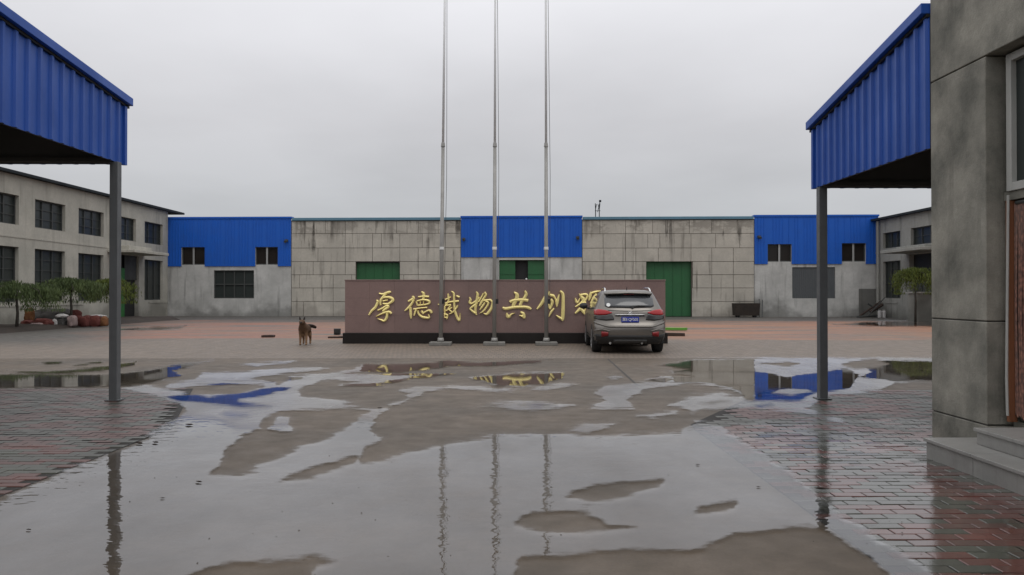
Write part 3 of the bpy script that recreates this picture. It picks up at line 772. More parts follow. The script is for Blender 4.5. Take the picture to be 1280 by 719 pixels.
# ------------------------------------------------------------------ gatehouses and canopies
GX, GY = 4.42, 8.33
gh = empty('gatehouse', (GX, GY, 0)); tag(gh, 'raw concrete gatehouse on the right with a recessed curtained doorway and granite steps', 'building')
inv = Matrix.Translation((-GX, -GY, 0))
def pg(mb, nm, mat, par=gh, **k):
    mb.bm.transform(inv); return mb.build(nm, mat, par, **k)
J = 0.006
for z0, z1 in ((0.0, .29 - J), (.29 + J, 1.25 - J), (1.25 + J, 3.71 - J)):
    mb = MB(); mb.box((GX, 7.37, z0), (GX + .9, GY, z1)); pg(mb, 'pilaster_panel', M['pillar'], bevel=.008)
mb = MB(); mb.box((GX + .012, 7.385, 0), (GX + .88, GY - .012, 3.7)); pg(mb, 'pilaster_core', M['joint'])
mb = MB(); mb.box((GX, 1.2, 3.71 + J), (GX + .9, GY, 6.2)); pg(mb, 'beam', M['pillar'], bevel=.008)
mb = MB(); mb.box((GX, 3.2, 0), (GX + .9, 4.5, 3.71 - J)); pg(mb, 'pilaster_panel', M['pillar'], bevel=.008)
mb = MB(); mb.box((GX + .9, -1, 0), (GX + 8, GY - .01, 6.1)); pg(mb, 'rear_block', M['pillar'])
mb = MB(); mb.box((GX, 1.2, 0), (GX + .9, 3.19, 3.70)); pg(mb, 'side_wall', M['pillar'], bevel=.008)
# soffit and recess lining
mb = MB(); mb.box((GX + .5, 4.5, .30), (GX + .88, 7.37, 3.7)); pg(mb, 'recess_wall', M['pillar'])
FXX = GX + .14
win = MB(); fr_ = .075
for q in ((7.29 - fr_, 7.29, 2.44, 3.69), (4.5, 4.5 + fr_, 2.44, 3.69), (4.5 + fr_, 7.29 - fr_, 2.44, 2.44 + fr_), (4.5 + fr_, 7.29 - fr_, 3.62, 3.69), (5.85, 5.92, 2.515, 3.62)):
    win.box((FXX, q[0], q[2]), (FXX + .09, q[1], q[3]))
wv = pg(win, 'window', M['whiteframe'], bevel=.004); wv['label'] = 'white-framed window above the doorway'
mb = MB(); mb.box((FXX + .05, 4.51, 2.45), (FXX + .06, 7.28, 3.68)); pg(mb, 'pane', M['glass'], wv)
mb = MB(); mb.box((FXX + .02, 4.5, 2.36), (FXX + .2, 7.36, 2.437)); pg(mb, 'lintel', M['pillar'])
M['brownwood'] = painted('brown door frame', (0.26, 0.10, 0.045), 0.5, dirt=.3)
mb = MB(); mb.box((FXX + .0, 7.255, .34), (FXX + .07, 7.30, 2.355)); pg(mb, 'door_frame', M['brownwood'])
def curtain_mat():
    m = material('bead curtain', (0.13, 0.055, 0.04), 0.55); t = NT(m)
    v = t.n('ShaderNodeTexVoronoi'); v.inputs['Scale'].default_value = 38; t.l(t.pos((1, 1, .6)), v.inputs['Vector'])
    c = t.mix(t.rng(v.outputs['Distance'], .1, .7), (0.42, 0.19, 0.135), (0.13, 0.065, 0.05))
    c = t.mix(t.rng(t.noise(t.pos((1, 1, .3)), 3, 3), .4, .7, 0, .6), c, (0.24, 0.17, 0.14)); t.l(c, t.b.inputs['Base Color']); return m
M['curtain'] = curtain_mat()
def strands(xa, xb, ya, yb, za, zb, n):
    mb = MB()
    for i in range(n):
        yy = ya + (yb - ya) * (i + .5) / n
        r_ = (yb - ya) / n * .46
        mb.tube([(xa, yy, zb), (xa + random.uniform(-.01, .01), yy + random.uniform(-.008, .008), (za + zb) / 2), (xa, yy, za + random.uniform(0, .04))], r_, 5, False)
    return mb
cu = empty('door_curtain', (FXX + .05, 6.0, 0)); tag(cu, 'reddish brown bead curtain hanging in the gatehouse doorway', 'curtain')
mb = strands(FXX + .05, 0, 4.55, 7.25, .37, 2.33, 120); mb.bm.transform(Matrix.Translation((-FXX - .05, -6, 0))); tag(mb.build('bead_strands', M['curtain'], cu), kind='stuff')
mb = MB(); mb.tube([(0, -1.48, 2.33), (0, 1.22, 2.33)], .02, 8); mb.build('curtain_rail', M['frame'], cu)
mb = MB(); mb.tube([(0, 0, 0), (.0, .01, .35), (0, 0, .8), (.01, -.01, 2.0)], .012, 6); tag(mb.build('hanging_cord', M['whiteframe'], loc=(FXX - .03, 7.24, .40)), 'thin pale cord hanging beside the doorway curtain', 'cord')
mb = MB(); mb.box((FXX + .1, 4.5, .0), (FXX + .5, 7.36, .335)); pg(mb, 'threshold', M['pillar'])
# granite steps: risers and treads slab by slab
stp = empty('entrance_steps', (3.79, 7.3, 0)); tag(stp, 'two grey granite steps in front of the gatehouse doorway', 'steps')
inv2 = Matrix.Translation((-3.79, -7.3, 0))
def ps(mb, nm, **k):
    mb.bm.transform(inv2); return mb.build(nm, M['granite_step'], stp, **k)
for (x0, x1, yend, z0, z1, L) in ((3.79, 4.41, 7.3, 0.0, .193, .75), (4.07, 4.62, 6.99, .193, .336, .72)):
    yb = yend; k = 0
    while yb > 1.6:
        ya = max(yb - L, 1.5)
        mb = MB(); mb.box((x0 + .02, ya + .003, z0 + .002), (x0 + .30, yb - .003 - (.02 if k == 0 else 0), z1 - .032)); ps(mb, 'riser', bevel=.003)
        mb = MB(); mb.box((x0, ya + .002, z1 - .03), (x1, yb - .002, z1)); ps(mb, 'tread', bevel=.004)
        yb = ya; k += 1
mb = MB(); mb.box((4.1, 1.5, 0), (4.4, 7.2, .16)); mb.box((4.37, 1.5, .16), (4.61, 6.9, .30)); ps(mb, 'step_core')

# the left gatehouse stands just outside the picture and carries the left canopy
g2h = MB(); g2h.box((-13, -1, 0), (-5.52, 7.9, 6.2)); tag(g2h.build('gatehouse', M['pillar']), 'raw concrete gatehouse beyond the left edge carrying the left canopy', 'building')

def canopy(name, X, sgn, ynear, yfar, zb, zt_far, zt_near, pitch, label, postx, posty, zpost, width=6.0):
    """lean-to canopy; its side sheet stands in the plane x = X, roof falls away from the camera"""
    root = empty(name, (X, yfar, 0)); tag(root, label, 'canopy', 'blue sheet canopies either side of the road')
    iv = Matrix.Translation((-X, -yfar, 0))
    def pc(mb, nm, mat, par=root, **k):
        mb.bm.transform(iv); return mb.build(nm, mat, par, **k)
    zt = lambda yy: zt_far + (zt_near - zt_far) * (yfar - yy) / (yfar - ynear)
    n = int((yfar - ynear) / pitch)
    for i in range(n):
        b = yfar - i * pitch; a = b - pitch if i < n - 1 else ynear
        prof = [(b, 0), (b - pitch * .62, 0), (b - pitch * .69, .028), (b - pitch * .87, .028), (b - pitch * .94, 0), (a, 0)]
        mb = MB()
        for (y0, d0), (y1, d1) in zip(prof, prof[1:]):
            q = [Vector((X - sgn * d0, y0, zb)), Vector((X - sgn * d1, y1, zb)), Vector((X - sgn * d1, y1, zt(y1) - .1)), Vector((X - sgn * d0, y0, zt(y0) - .1))]
            mb.poly(q)
        bmesh.ops.remove_doubles(mb.bm, verts=mb.bm.verts[:], dist=0.0005)
        pc(mb, 'side_sheet', M['blue_c'])
    # far fascia
    m_ = int(width / pitch)
    mb = MB()
    for i in range(m_):
        x0 = X + sgn * (i * pitch + .03)
        prof = [(0, 0), (pitch * .6, 0), (pitch * .68, .028), (pitch * .88, .028), (pitch, 0)]
        for (u0, d0), (u1, d1) in zip(prof, prof[1:]):
            mb.poly([(x0 + sgn * u0, yfar + d0, zb), (x0 + sgn * u1, yfar + d1, zb), (x0 + sgn * u1, yfar + d1, zt_far - .08), (x0 + sgn * u0, yfar + d0, zt_far - .08)])
    bmesh.ops.remove_doubles(mb.bm, verts=mb.bm.verts[:], dist=0.0005)
    pc(mb, 'front_sheet', M['blue_c'])
    mb = MB(); a, b = sorted((X + sgn * .15, X + sgn * width)); mb.box((a, yfar - .035, zb + .005), (b, yfar - .012, zt_far - .1)); pc(mb, 'front_shade_sheet', M['under'])  # dark sheet added behind the fascia, its colour stands in for canopy shade
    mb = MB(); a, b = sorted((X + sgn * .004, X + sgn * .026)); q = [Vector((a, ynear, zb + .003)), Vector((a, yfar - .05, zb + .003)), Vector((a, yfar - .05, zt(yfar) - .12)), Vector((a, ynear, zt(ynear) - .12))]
    mb.prism(q, Vector((b - a, 0, 0))); pc(mb, 'side_shade_sheet', M['under'])  # dark sheet added inside the side cladding to paint in the shade
    # flashings: along the slope and corner
    def along(x0, x1, za, zc, ya=ynear, yb=yfar + .1):
        mb = MB(); q = []
        for (yy) in (ya, yb):
            for (xx, dz) in ((x0, za), (x1, za), (x1, zc), (x0, zc)):
                q.append(Vector((xx, yy, zt(yy) + dz)))
        v = [mb.bm.verts.new(p) for p in q]
        for f in ((0, 1, 2, 3), (4, 7, 6, 5), (0, 4, 5, 1), (1, 5, 6, 2), (2, 6, 7, 3), (3, 7, 4, 0)): mb.bm.faces.new([v[k] for k in f])
        return mb
    pc(along(X - sgn * .09, X + sgn * .12, -.075, .035), 'verge_flashing', M['blue_c'], bevel=.006)
    pc(along(X - sgn * .035, X - sgn * .0, -.11, -.077), 'drip_strip', M['black'])
    pc(along(X + sgn * .125, X + sgn * width, -.03, .01), 'roof_sheet', M['blue_c']); pc(along(X + sgn * .13, X + sgn * width, -.055, -.032, ynear, yfar - .04), 'roof_shade_sheet', M['under'])  # lower dark sheet is added so the roof underside looks shaded
    mb = MB(); mb.box(*(lambda a, b: ((min(a, b), yfar - .03, zb - .01), (max(a, b), yfar + .035, zt_far - .09)))(X - sgn * .035, X + sgn * .028)); pc(mb, 'corner_flashing', M['blue_c'])
    # frame underneath
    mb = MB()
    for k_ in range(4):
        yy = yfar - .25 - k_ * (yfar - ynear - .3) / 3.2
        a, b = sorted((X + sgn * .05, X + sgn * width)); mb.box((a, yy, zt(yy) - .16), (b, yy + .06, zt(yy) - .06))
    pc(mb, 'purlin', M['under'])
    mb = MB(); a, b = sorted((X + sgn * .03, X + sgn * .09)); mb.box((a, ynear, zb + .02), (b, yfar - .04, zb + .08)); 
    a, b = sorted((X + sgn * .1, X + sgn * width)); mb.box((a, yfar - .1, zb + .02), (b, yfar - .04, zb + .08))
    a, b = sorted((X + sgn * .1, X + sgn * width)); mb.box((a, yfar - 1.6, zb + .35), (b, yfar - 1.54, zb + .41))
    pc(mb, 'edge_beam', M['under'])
    for px_ in (postx, postx + sgn * (width - .7)):
        mb = MB(); mb.box((px_ - .058, posty - .058, .0), (px_ + .058, posty + .058, zpost)); p_ = pc(mb, 'post', M['post'], bevel=.008)
        mb = MB(); mb.box((px_ - .1, posty - .1, .018), (px_ + .1, posty + .1, .03)); pc(mb, 'base_plate', M['post'], p_)
    return root
canopy('canopy', 4.42, 1, 8.34, 11.5, 3.03, 3.98, 4.52, .21, 'blue corrugated sheet canopy on the right, fixed to the concrete gatehouse', 4.47, 11.36, 3.03)
canopy('canopy', -5.5, -1, 7.0, 11.46, 3.36, 4.30, 4.74, .235, 'blue corrugated sheet canopy on the left with a higher eave', -5.51, 11.25, 3.36)

# ------------------------------------------------------------------ sign wall
SY = 24.45
sx0, sx1 = (431.5 - 635) / 1000 * SY, (832 - 635) / 1000 * SY
stop = H + (368 - 351) / 1000 * SY; sbot = H + (368 - 416) / 1000 * SY
sg = empty('sign_wall', ((sx0 + sx1) / 2, SY, 0)); tag(sg, 'long low brown granite wall with gold brush-script characters behind the flagpoles', 'sign wall')
sxc = (sx0 + sx1) / 2; iv3 = Matrix.Translation((-sxc, -SY, 0))
def pq(mb, nm, mat, par=sg, **k):
    mb.bm.transform(iv3); return mb.build(nm, mat, par, **k)
mb = MB(); mb.box((sx0 + .01, SY + .02, 0), (sx1 - .01, SY + .5, stop - .01)); pq(mb, 'core', M['joint'])
mb = MB(); mb.box((sx0 - .06, SY - .06, 0), (sx1 + .06, SY + .56, sbot)); pq(mb, 'plinth', M['plinth'], bevel=.01)
nc_, nr_ = 13, 3
rs = random.Random(5)
for i in range(nc_):
    for j in range(nr_):
        a = sx0 + (sx1 - sx0) * i / nc_; b = sx0 + (sx1 - sx0) * (i + 1) / nc_; c = sbot + (stop - sbot) * j / nr_; d = sbot + (stop - sbot) * (j + 1) / nr_
        mb = MB(); mb.box((a + .0015, SY - rs.uniform(0, .003), c + .0015), (b - .0015, SY + .018, d - .0015)); pq(mb, 'granite_slab', M['granite'])
mb = MB(); mb.box((sx0 - .012, SY - .02, stop + .001), (sx1 + .012, SY + .52, stop + .035)); pq(mb, 'coping', M['granite'], bevel=.004)
# brush-script characters: every stroke a tapering ribbon, raised off the stone
chars = [
 (456, 358, 14.38, [[(262,125,18),(330,140,28),(400,115,36),(455,105,42),(462,112,26)],[(215,250,14),(240,270,32),(200,370,38),(130,440,34),(80,515,18)],[(390,130,34),(330,195,36),(290,260,34),(290,340,24)],
   [(330,200,26),(430,195,34),(490,215,44),(512,250,42),(470,290,36),(420,315,30),(330,310,22)],[(330,265,22),(420,245,16)],[(240,430,20),(320,395,26),(400,350,34),(430,370,38),(360,420,34),(330,450,28)],
   [(210,540,10),(290,500,20),(380,465,30),(450,460,38),(485,490,28)],[(410,480,34),(405,540,36),(385,590,36),(350,620,28),(300,600,22),(235,578,8)]]),
 (500, 358, 14.38, [[(225,180,30),(250,215,46),(190,250,34),(150,270,20)],[(255,240,30),(215,310,34),(160,380,34),(90,440,16)],[(195,370,34),(195,450,38),(200,520,38),(205,580,14)],[(390,100,18),(430,130,40),(430,200,34),(410,240,28)],
   [(330,190,18),(420,180,28),(525,185,26)],[(290,270,16),(310,310,24),(320,350,20)],[(310,265,20),(420,240,26),(520,260,34),(532,300,30),(470,325,22),(330,340,20)],[(370,270,14),(370,320,14)],[(430,265,14),(425,320,14)],
   [(250,410,24),(370,390,20),(495,378,20)],[(300,410,26),(280,460,28),(260,525,18)],[(330,430,20),(340,490,28),(390,540,32),(460,560,34),(530,560,28),(515,500,14)],[(390,440,30),(430,490,34)],[(440,470,20),(520,430,26),(560,450,42),(575,482,28)]]),
 (540, 358, 14.38, [[(110,325,14),(155,325,28)],[(290,130,20),(300,200,30),(295,270,26),(235,370,26),(235,470,22),(230,540,22)],[(235,240,22),(345,190,18)],[(220,310,18),(330,280,24),(485,265,30)],
   [(350,90,14),(395,130,30),(400,250,30),(410,400,32),(440,520,36),(490,610,34),(505,560,20),(507,480,8)],[(440,170,18),(495,195,30)],[(465,340,24),(440,390,24),(380,460,22),(310,500,14)],[(240,345,18),(345,330,20)],
   [(345,335,18),(290,400,16)],[(250,440,18),(365,380,20)],[(290,400,16),(355,455,22)],[(220,500,18),(280,510,22),(275,560,26),(270,590,14)],[(225,555,16),(285,565,18)]]),
 (580, 358, 16.34, [[(110,220,16),(135,270,40),(120,330,44),(160,350,30),(260,290,34),(320,220,20)],[(250,110,20),(280,160,44),(270,250,44),(250,360,46),(235,460,44),(245,550,34),(265,585,12)],[(120,460,22),(180,410,36),(280,340,34)],
   [(120,460,22),(180,510,34),(240,550,30)],[(400,140,22),(360,220,28),(300,320,28)],[(420,120,34),(450,170,40),(410,240,36),(360,320,40),(320,400,28)],[(400,290,34),(480,280,30),(540,280,36),(580,330,34),(560,440,44),(510,520,50),(460,570,36),(400,545,12)],
   [(440,300,30),(500,340,36),(450,440,32),(390,510,26),(320,555,8)],[(430,330,30),(370,420,34),(325,480,16)]]),
 (622, 358, 14.38, [[(295,105,18),(350,150,56),(340,230,60),(300,300,56),(280,370,50)],[(490,80,24),(515,140,46),(480,210,44),(430,280,46),(400,350,44)],[(220,280,44),(300,250,44),(440,240,44),(550,255,48)],
   [(90,380,28),(150,400,44),(300,375,40),(480,370,40),(560,385,44),(602,410,30)],[(165,475,14),(180,530,52),(205,545,42),(250,500,24),(312,480,6)],[(410,460,16),(460,490,50),(475,550,50),(482,575,22)],[(390,522,14),(450,538,26)]]),
 (666, 358, 14.38, [[(240,130,12),(200,230,44),(150,320,46),(75,410,22)],[(300,90,22),(300,150,36),(370,170,44),(392,210,20)],[(225,330,12),(222,420,16),(222,510,10)],[(320,235,44),(350,285,44),(310,410,26)],[(280,240,22),(285,320,22),(300,400,18)],
   [(385,395,22),(330,460,34),(290,545,10)],[(475,140,14),(455,220,34),(435,300,44),(430,372,12)],[(390,190,16),(420,260,34),(432,340,28)],[(490,85,28),(540,140,44),(545,300,48),(540,480,54),(535,590,44),(525,618,14)],[(418,518,12),(470,555,30),(530,590,30)]]),
 (712, 358, 14.38, [[(100,210,18),(120,270,36),(145,290,24),(185,215,18)],[(170,135,16),(220,200,50),(250,230,50),(220,290,40),(105,368,20)],[(200,150,26),(300,145,34),(315,190,30),(255,290,28)],[(210,290,34),(295,290,22)],[(100,485,22),(170,420,44),(225,365,36)],
   [(200,400,38),(250,460,44),(268,502,18)],[(285,400,20),(265,455,24)],[(380,95,20),(370,170,44),(345,255,14)],[(370,130,26),(450,100,30),(565,82,10)],[(490,140,46),(430,220,50),(385,315,38)],[(465,255,12),(440,360,12)],[(600,150,30),(600,420,34),(560,540,20)],[(540,250,24),(680,240,24)]]),
]
def offset_ribbon(st):
    """smooth the stroke, return closed outline"""
    P = []
    for i in range(len(st) - 1):
        p0 = st[max(i - 1, 0)]; p1 = st[i]; p2 = st[i + 1]; p3 = st[min(i + 2, len(st) - 1)]
        for k in range(4):
            t = k / 4
            P.append(tuple(0.5 * (2 * p1[c] + (p2[c] - p0[c]) * t + (2 * p0[c] - 5 * p1[c] + 4 * p2[c] - p3[c]) * t * t + (3 * p1[c] - p0[c] - 3 * p2[c] + p3[c]) * t ** 3) for c in range(3)))
    P.append(st[-1])
    L, R_ = [], []
    for i, p in enumerate(P):
        a = P[max(i - 1, 0)]; b = P[min(i + 1, len(P) - 1)]
        dx, dy = b[0] - a[0], b[1] - a[1]; l = math.hypot(dx, dy) or 1; w = max(p[2] * 1.14, 6) / 2
        L.append((p[0] - dy / l * w, p[1] + dx / l * w)); R_.append((p[0] + dy / l * w, p[1] - dx / l * w))
    return L, R_
for (ox, oy, sc, strokes) in chars:
    mb = MB()
    for k, st in enumerate(strokes):
        L, Rr = offset_ribbon(st)
        dz = .045 + .0025 * k
        def P3(q, y_): 
            v = at(ox + q[0] / sc, oy + q[1] / sc, SY); return Vector((v.x, y_, v.z))
        mid = [mb.bm.verts.new(P3(((q[0] + w_[0]) / 2, (q[1] + w_[1]) / 2), SY - dz - .013)) for q, w_ in zip(L, Rr)]
        f0 = [mb.bm.verts.new(P3(q, SY - dz)) for q in L]; f1 = [mb.bm.verts.new(P3(q, SY - dz)) for q in Rr]
        b0 = [mb.bm.verts.new(P3(q, SY - .0)) for q in L]; b1 = [mb.bm.verts.new(P3(q, SY - .0)) for q in Rr]
        for i in range(len(L) - 1):
            for q in ((f0[i], f0[i + 1], mid[i + 1], mid[i]), (mid[i], mid[i + 1], f1[i + 1], f1[i]), (f0[i], b0[i], b0[i + 1], f0[i + 1]), (f1[i], f1[i + 1], b1[i + 1], b1[i])):
                mb.bm.faces.new(q)
        mb.bm.faces.new((f0[0], mid[0], f1[0], b1[0], b0[0])); mb.bm.faces.new((f0[-1], b0[-1], b1[-1], f1[-1], mid[-1]))
    pq(mb, 'character', M['gold'])

# ------------------------------------------------------------------ flagpoles
flab = ['left one of the three steel flagpoles in front of the granite wall', 'middle one of the three steel flagpoles in front of the granite wall', 'right one of the three steel flagpoles, nearest the parked car']
M['steel2'] = painted('bright steel', (0.80, 0.80, 0.80), 0.35, 0.0, dirt=0.15, sc=2)
M['base'] = stained('pole base granite', (0.26, 0.25, 0.23), (0.19, 0.185, 0.17), streak=.3, sc=3)
for i, (px, tilt) in enumerate(((551, .055), (618, .012), (683, -.006))):
    x = (px - 635) / 1000 * 23.6
    fp = empty('flagpole', (x, 23.6, 0)); tag(fp, flab[i], 'flagpole', 'steel flagpoles in front of the sign wall')
    mb = MB(); mb.box((-.32, -.26, 0), (.32, .26, .10)); mb.build('base', M['base'], fp, bevel=.015)
    tx = lambda z: tilt * z / 5
    mb = MB(); mb.tube([(0, 0, .1), (tx(2.8), 0, 2.8), (tx(5.9), 0, 5.9)], [.06, .057, .05], 16); mb.build('lower_shaft', M['steel'], fp, smooth=True)
    mb = MB(); mb.tube([(tx(5.9), 0, 5.88), (tx(12), 0, 12.0)], [.037, .029], 16); mb.build('upper_shaft', M['steel2'], fp, smooth=True)
    mb = MB(); mb.tube([(0, 0, .1), (0, 0, .22)], [.11, .085], 16); mb.build('foot_collar', M['steel'], fp, smooth=True)
    mb = MB(); mb.tube([(tx(2.85), 0, 2.82), (tx(2.85), 0, 2.9)], .068, 16); mb.build('ring', M['paint_white'], fp)
    mb = MB(); mb.tube([(tx(5.9), 0, 5.86), (tx(5.9), 0, 5.98)], [.064, .05], 16); mb.build('joint_collar', M['steel'], fp)
    mb = MB(); bmesh.ops.create_uvsphere(mb.bm, u_segments=12, v_segments=8, radius=.09, matrix=Matrix.Translation((tx(12), 0, 12.05))); mb.build('finial', M['steel'], fp, smooth=True)
    mb = MB(); s_ = .10
    mb.tube([(s_, -.02, 1.3), (tx(5) + s_ + .02, -.02, 5), (tx(12) + .05, -.02, 11.9)], .008, 6); mb.build('halyard', M['frame'], fp)
    mb = MB(); mb.box((.04, -.05, 1.22), (.12, .05, 1.36)); mb.build('cleat', M['black'], fp)

# ------------------------------------------------------------------ parked car
def car():
    root = empty('parked_car', (3.07, 20.05, 0), R(-2.2)); tag(root, 'silver grey five-door car seen from behind, parked at the right end of the granite wall', 'car')
    paint = material('car paint', (0.205, 0.19, 0.172), 0.3, 0.65, 0.5)
    clad = material('black plastic', (0.022, 0.022, 0.022), 0.6)
    glass = material('car glass', (0.055, 0.058, 0.062), 0.08, 0, 0.8)
    red = material('tail lamp red', (0.35, 0.012, 0.015), 0.15); redd = material('reflector red', (0.22, 0.01, 0.012), 0.3)
    smoke = material('clear lamp', (0.07, 0.07, 0.068), 0.2, .4)
    chrome = material('chrome', (0.65, 0.65, 0.64), 0.15, 1.0); tyre = material('tyre', (0.015, 0.015, 0.015), 0.8)
    rim = material('alloy', (0.42, 0.42, 0.42), 0.3, .8)
    LV = [(.24, .16, 4.25, .80), (.34, .06, 4.36, .885), (.46, .0, 4.40, .905), (.60, -.02, 4.41, .91), (.70, -.01, 4.40, .912), (.74, .03, 4.38, .912), (.84, .07, 4.33, .908), (.95, .09, 4.22, .903),
          (1.02, .10, 3.95, .893), (1.08, .12, 3.35, .875), (1.13, .15, 3.15, .845), (1.24, .22, 2.98, .795), (1.36, .31, 2.78, .745), (1.48, .41, 2.56, .69), (1.545, .46, 2.40, .655), (1.585, .52, 2.25, .61), (1.61, .72, 2.05, .50), (1.62, 1.0, 1.8, .3)]
    def lv(z):
        for a, b in zip(LV, LV[1:]):
            if a[0] <= z <= b[0]:
                t = (z - a[0]) / (b[0] - a[0]); return tuple(a[k] + (b[k] - a[k]) * t for k in range(4))
        return LV[-1] if z > 1 else LV[0]
    def rear(x, z, off=0.0):
        _, yr, _, w = lv(z); k = min(abs(x) / w, .9995); n = 3.2
        return Vector((x, yr + .42 * (1 - (1 - k ** n) ** (1 / n)) - off, z))
    NP = 18
    mb = MB(); rings = []
    for (z, yr, yf, w) in LV:
        pts = []
        ks = [math.sin(math.pi / 2 * i / NP) for i in range(-NP, NP + 1)]
        for k in ks:
            pts.append(Vector((k * w, yr + .42 * (1 - (1 - min(abs(k), 1) ** 3.2) ** (1 / 3.2)), z)))
        for i in range(1, 9):
            pts.append(Vector((w, yr + .42 + (yf - .6 - yr - .42) * i / 9, z)))
        for k in reversed(ks):
            pts.append(Vector((k * w, yf - .6 * (1 - (1 - min(abs(k), 1) ** 2.4) ** (1 / 2.4)), z)))
        for i in range(8, 0, -1):
            pts.append(Vector((-w, yr + .42 + (yf - .6 - yr - .42) * i / 9, z)))
        rings.append([mb.bm.verts.new(p) for p in pts])
    n = len(rings[0])
    for a, b in zip(rings, rings[1:]):
        for i in range(n): mb.bm.faces.new((a[i], a[(i + 1) % n], b[(i + 1) % n], b[i]))
    mb.bm.faces.new(rings[0][::-1]); mb.bm.faces.new(rings[-1])
    mb.build('body', paint, root, smooth=True)
    def patch(name, mat, xs, top, bot, off=.006, nz=4, th=.012, par=root, sm=True):
        """panel following the rear of the body; top and bot are lists of (x, z)"""
        def itp(L, x):
            for a, b in zip(L, L[1:]):
                if a[0] <= x <= b[0]: return a[1] + (b[1] - a[1]) * (x - a[0]) / (b[0] - a[0])
            return L[0][1] if x < L[0][0] else L[-1][1]
        mb = MB(); g_ = []
        for x in xs:
            zt_, zb_ = itp(top, x), itp(bot, x)
            g_.append([mb.bm.verts.new(rear(x, zb_ + (zt_ - zb_) * k / nz, off)) for k in range(nz + 1)])
        fs = []
        for a, b in zip(g_, g_[1:]):
            for k in range(nz): fs.append(mb.bm.faces.new((a[k], b[k], b[k + 1], a[k + 1])))
        ret = bmesh.ops.extrude_face_region(mb.bm, geom=fs)
        for v in [q for q in ret['geom'] if isinstance(q, bmesh.types.BMVert)]: v.co.y += th + .01
        return mb.build(name, mat, par, smooth=sm)
    def lin(a, b, n): return [a + (b - a) * i / n for i in range(n + 1)]
    # lower bumper, bumper crease, glass, spoiler
    patch('lower_bumper', clad, lin(-.89, .89, 40), [(-.89, .50), (-.6, .47), (.6, .47), (.89, .50)], [(-.89, .30), (-.7, .245), (.7, .245), (.89, .30)], .012)
    patch('bumper_step', paint, lin(-.90, .90, 40), [(-.9, .82), (-.55, .72), (.55, .72), (.9, .82)], [(-.9, .77), (-.55, .68), (.55, .68), (.9, .77)], .028, 2)
    patch('diffuser', material('grey plastic', (.06, .06, .058), .5), lin(-.42, .42, 12), [(-.42, .36), (.42, .36)], [(-.42, .27), (.42, .27)], .022, 2)
    gl = patch('rear_window', glass, lin(-.62, .62, 30), [(-.62, 1.42), (-.55, 1.49), (.55, 1.49), (.62, 1.42)], [(-.62, 1.20), (-.55, 1.165), (0, 1.15), (.55, 1.165), (.62, 1.20)], .008)
    patch('rear_spoiler', paint, lin(-.61, .61, 24), [(-.61, 1.565), (0, 1.60), (.61, 1.565)], [(-.61, 1.50), (0, 1.525), (.61, 1.50)], .13, 2, .3)
    patch('spoiler_underside', clad, lin(-.58, .58, 24), [(-.58, 1.50), (0, 1.523), (.58, 1.50)], [(-.58, 1.475), (0, 1.485), (.58, 1.475)], .07, 2, .1)
    patch('high_brake_lamp', redd, lin(-.13, .13, 6), [(-.13, 1.515), (.13, 1.515)], [(-.13, 1.498), (.13, 1.498)], .09, 1)
    patch('tailgate_crease', clad, lin(-.55, .55, 20), [(-.55, 1.10), (0, 1.085), (.55, 1.10)], [(-.55, 1.085), (0, 1.068), (.55, 1.085)], .004, 1)
    patch('garnish', clad, lin(-.36, .36, 12), [(-.36, .975), (.36, .975)], [(-.36, .95), (.36, .95)], .02, 1)
    patch('chrome_strip', chrome, lin(-.38, .38, 12), [(-.38, .995), (.38, .995)], [(-.38, .98), (.38, .98)], .024, 1)
    for s in (-1, 1):
        def mir(L): return sorted([(s * a, b) for a, b in L])
        xs = sorted(s * v for v in lin(.45, .885, 18))
        tl = patch('tail_light', red, xs, mir([(.45, 1.05), (.6, 1.10), (.78, 1.13), (.885, 1.10)]), mir([(.45, 1.03), (.6, .985), (.78, .975), (.885, .985)]), .022)
        patch('lamp_lower', smoke, sorted(s * v for v in lin(.40, .885, 18)), mir([(.40, .90), (.46, 1.02), (.6, .98), (.78, .97), (.885, .98)]), mir([(.40, .86), (.6, .84), (.78, .86), (.885, .88)]), .018, par=tl)
        patch('reflector', redd, sorted(s * v for v in lin(.55, .72, 6)), mir([(.55, .55), (.72, .57)]), mir([(.55, .46), (.72, .43)]), .024, 2)
        patch('bumper_arch', paint, sorted(s * v for v in lin(.5, .9, 14)), mir([(.5, .585), (.7, .64), (.9, .60)]), mir([(.5, .57), (.7, .61), (.9, .56)]), .02, 1)
        # side glass, arches, wheels, mirrors, rails
        def sidepatch(nm, mat, pts, off, par=root):
            mb = MB(); mb.prism([Vector((s * (lv(z)[3] + off), yy, z)) for yy, z in pts], Vector((-s * .03, 0, 0))); return mb.build(nm, mat, par)
        sidepatch('side_window', glass, [(.75, 1.13), (1.75, 1.10), (1.75, 1.47), (1.05, 1.47)], .004)
        sidepatch('side_window', glass, [(1.80, 1.10), (2.95, 1.08), (2.45, 1.46), (1.80, 1.47)], .004)
        sidepatch('sill', clad, [(.3, .26), (3.9, .26), (3.9, .42), (.3, .42)], .012)
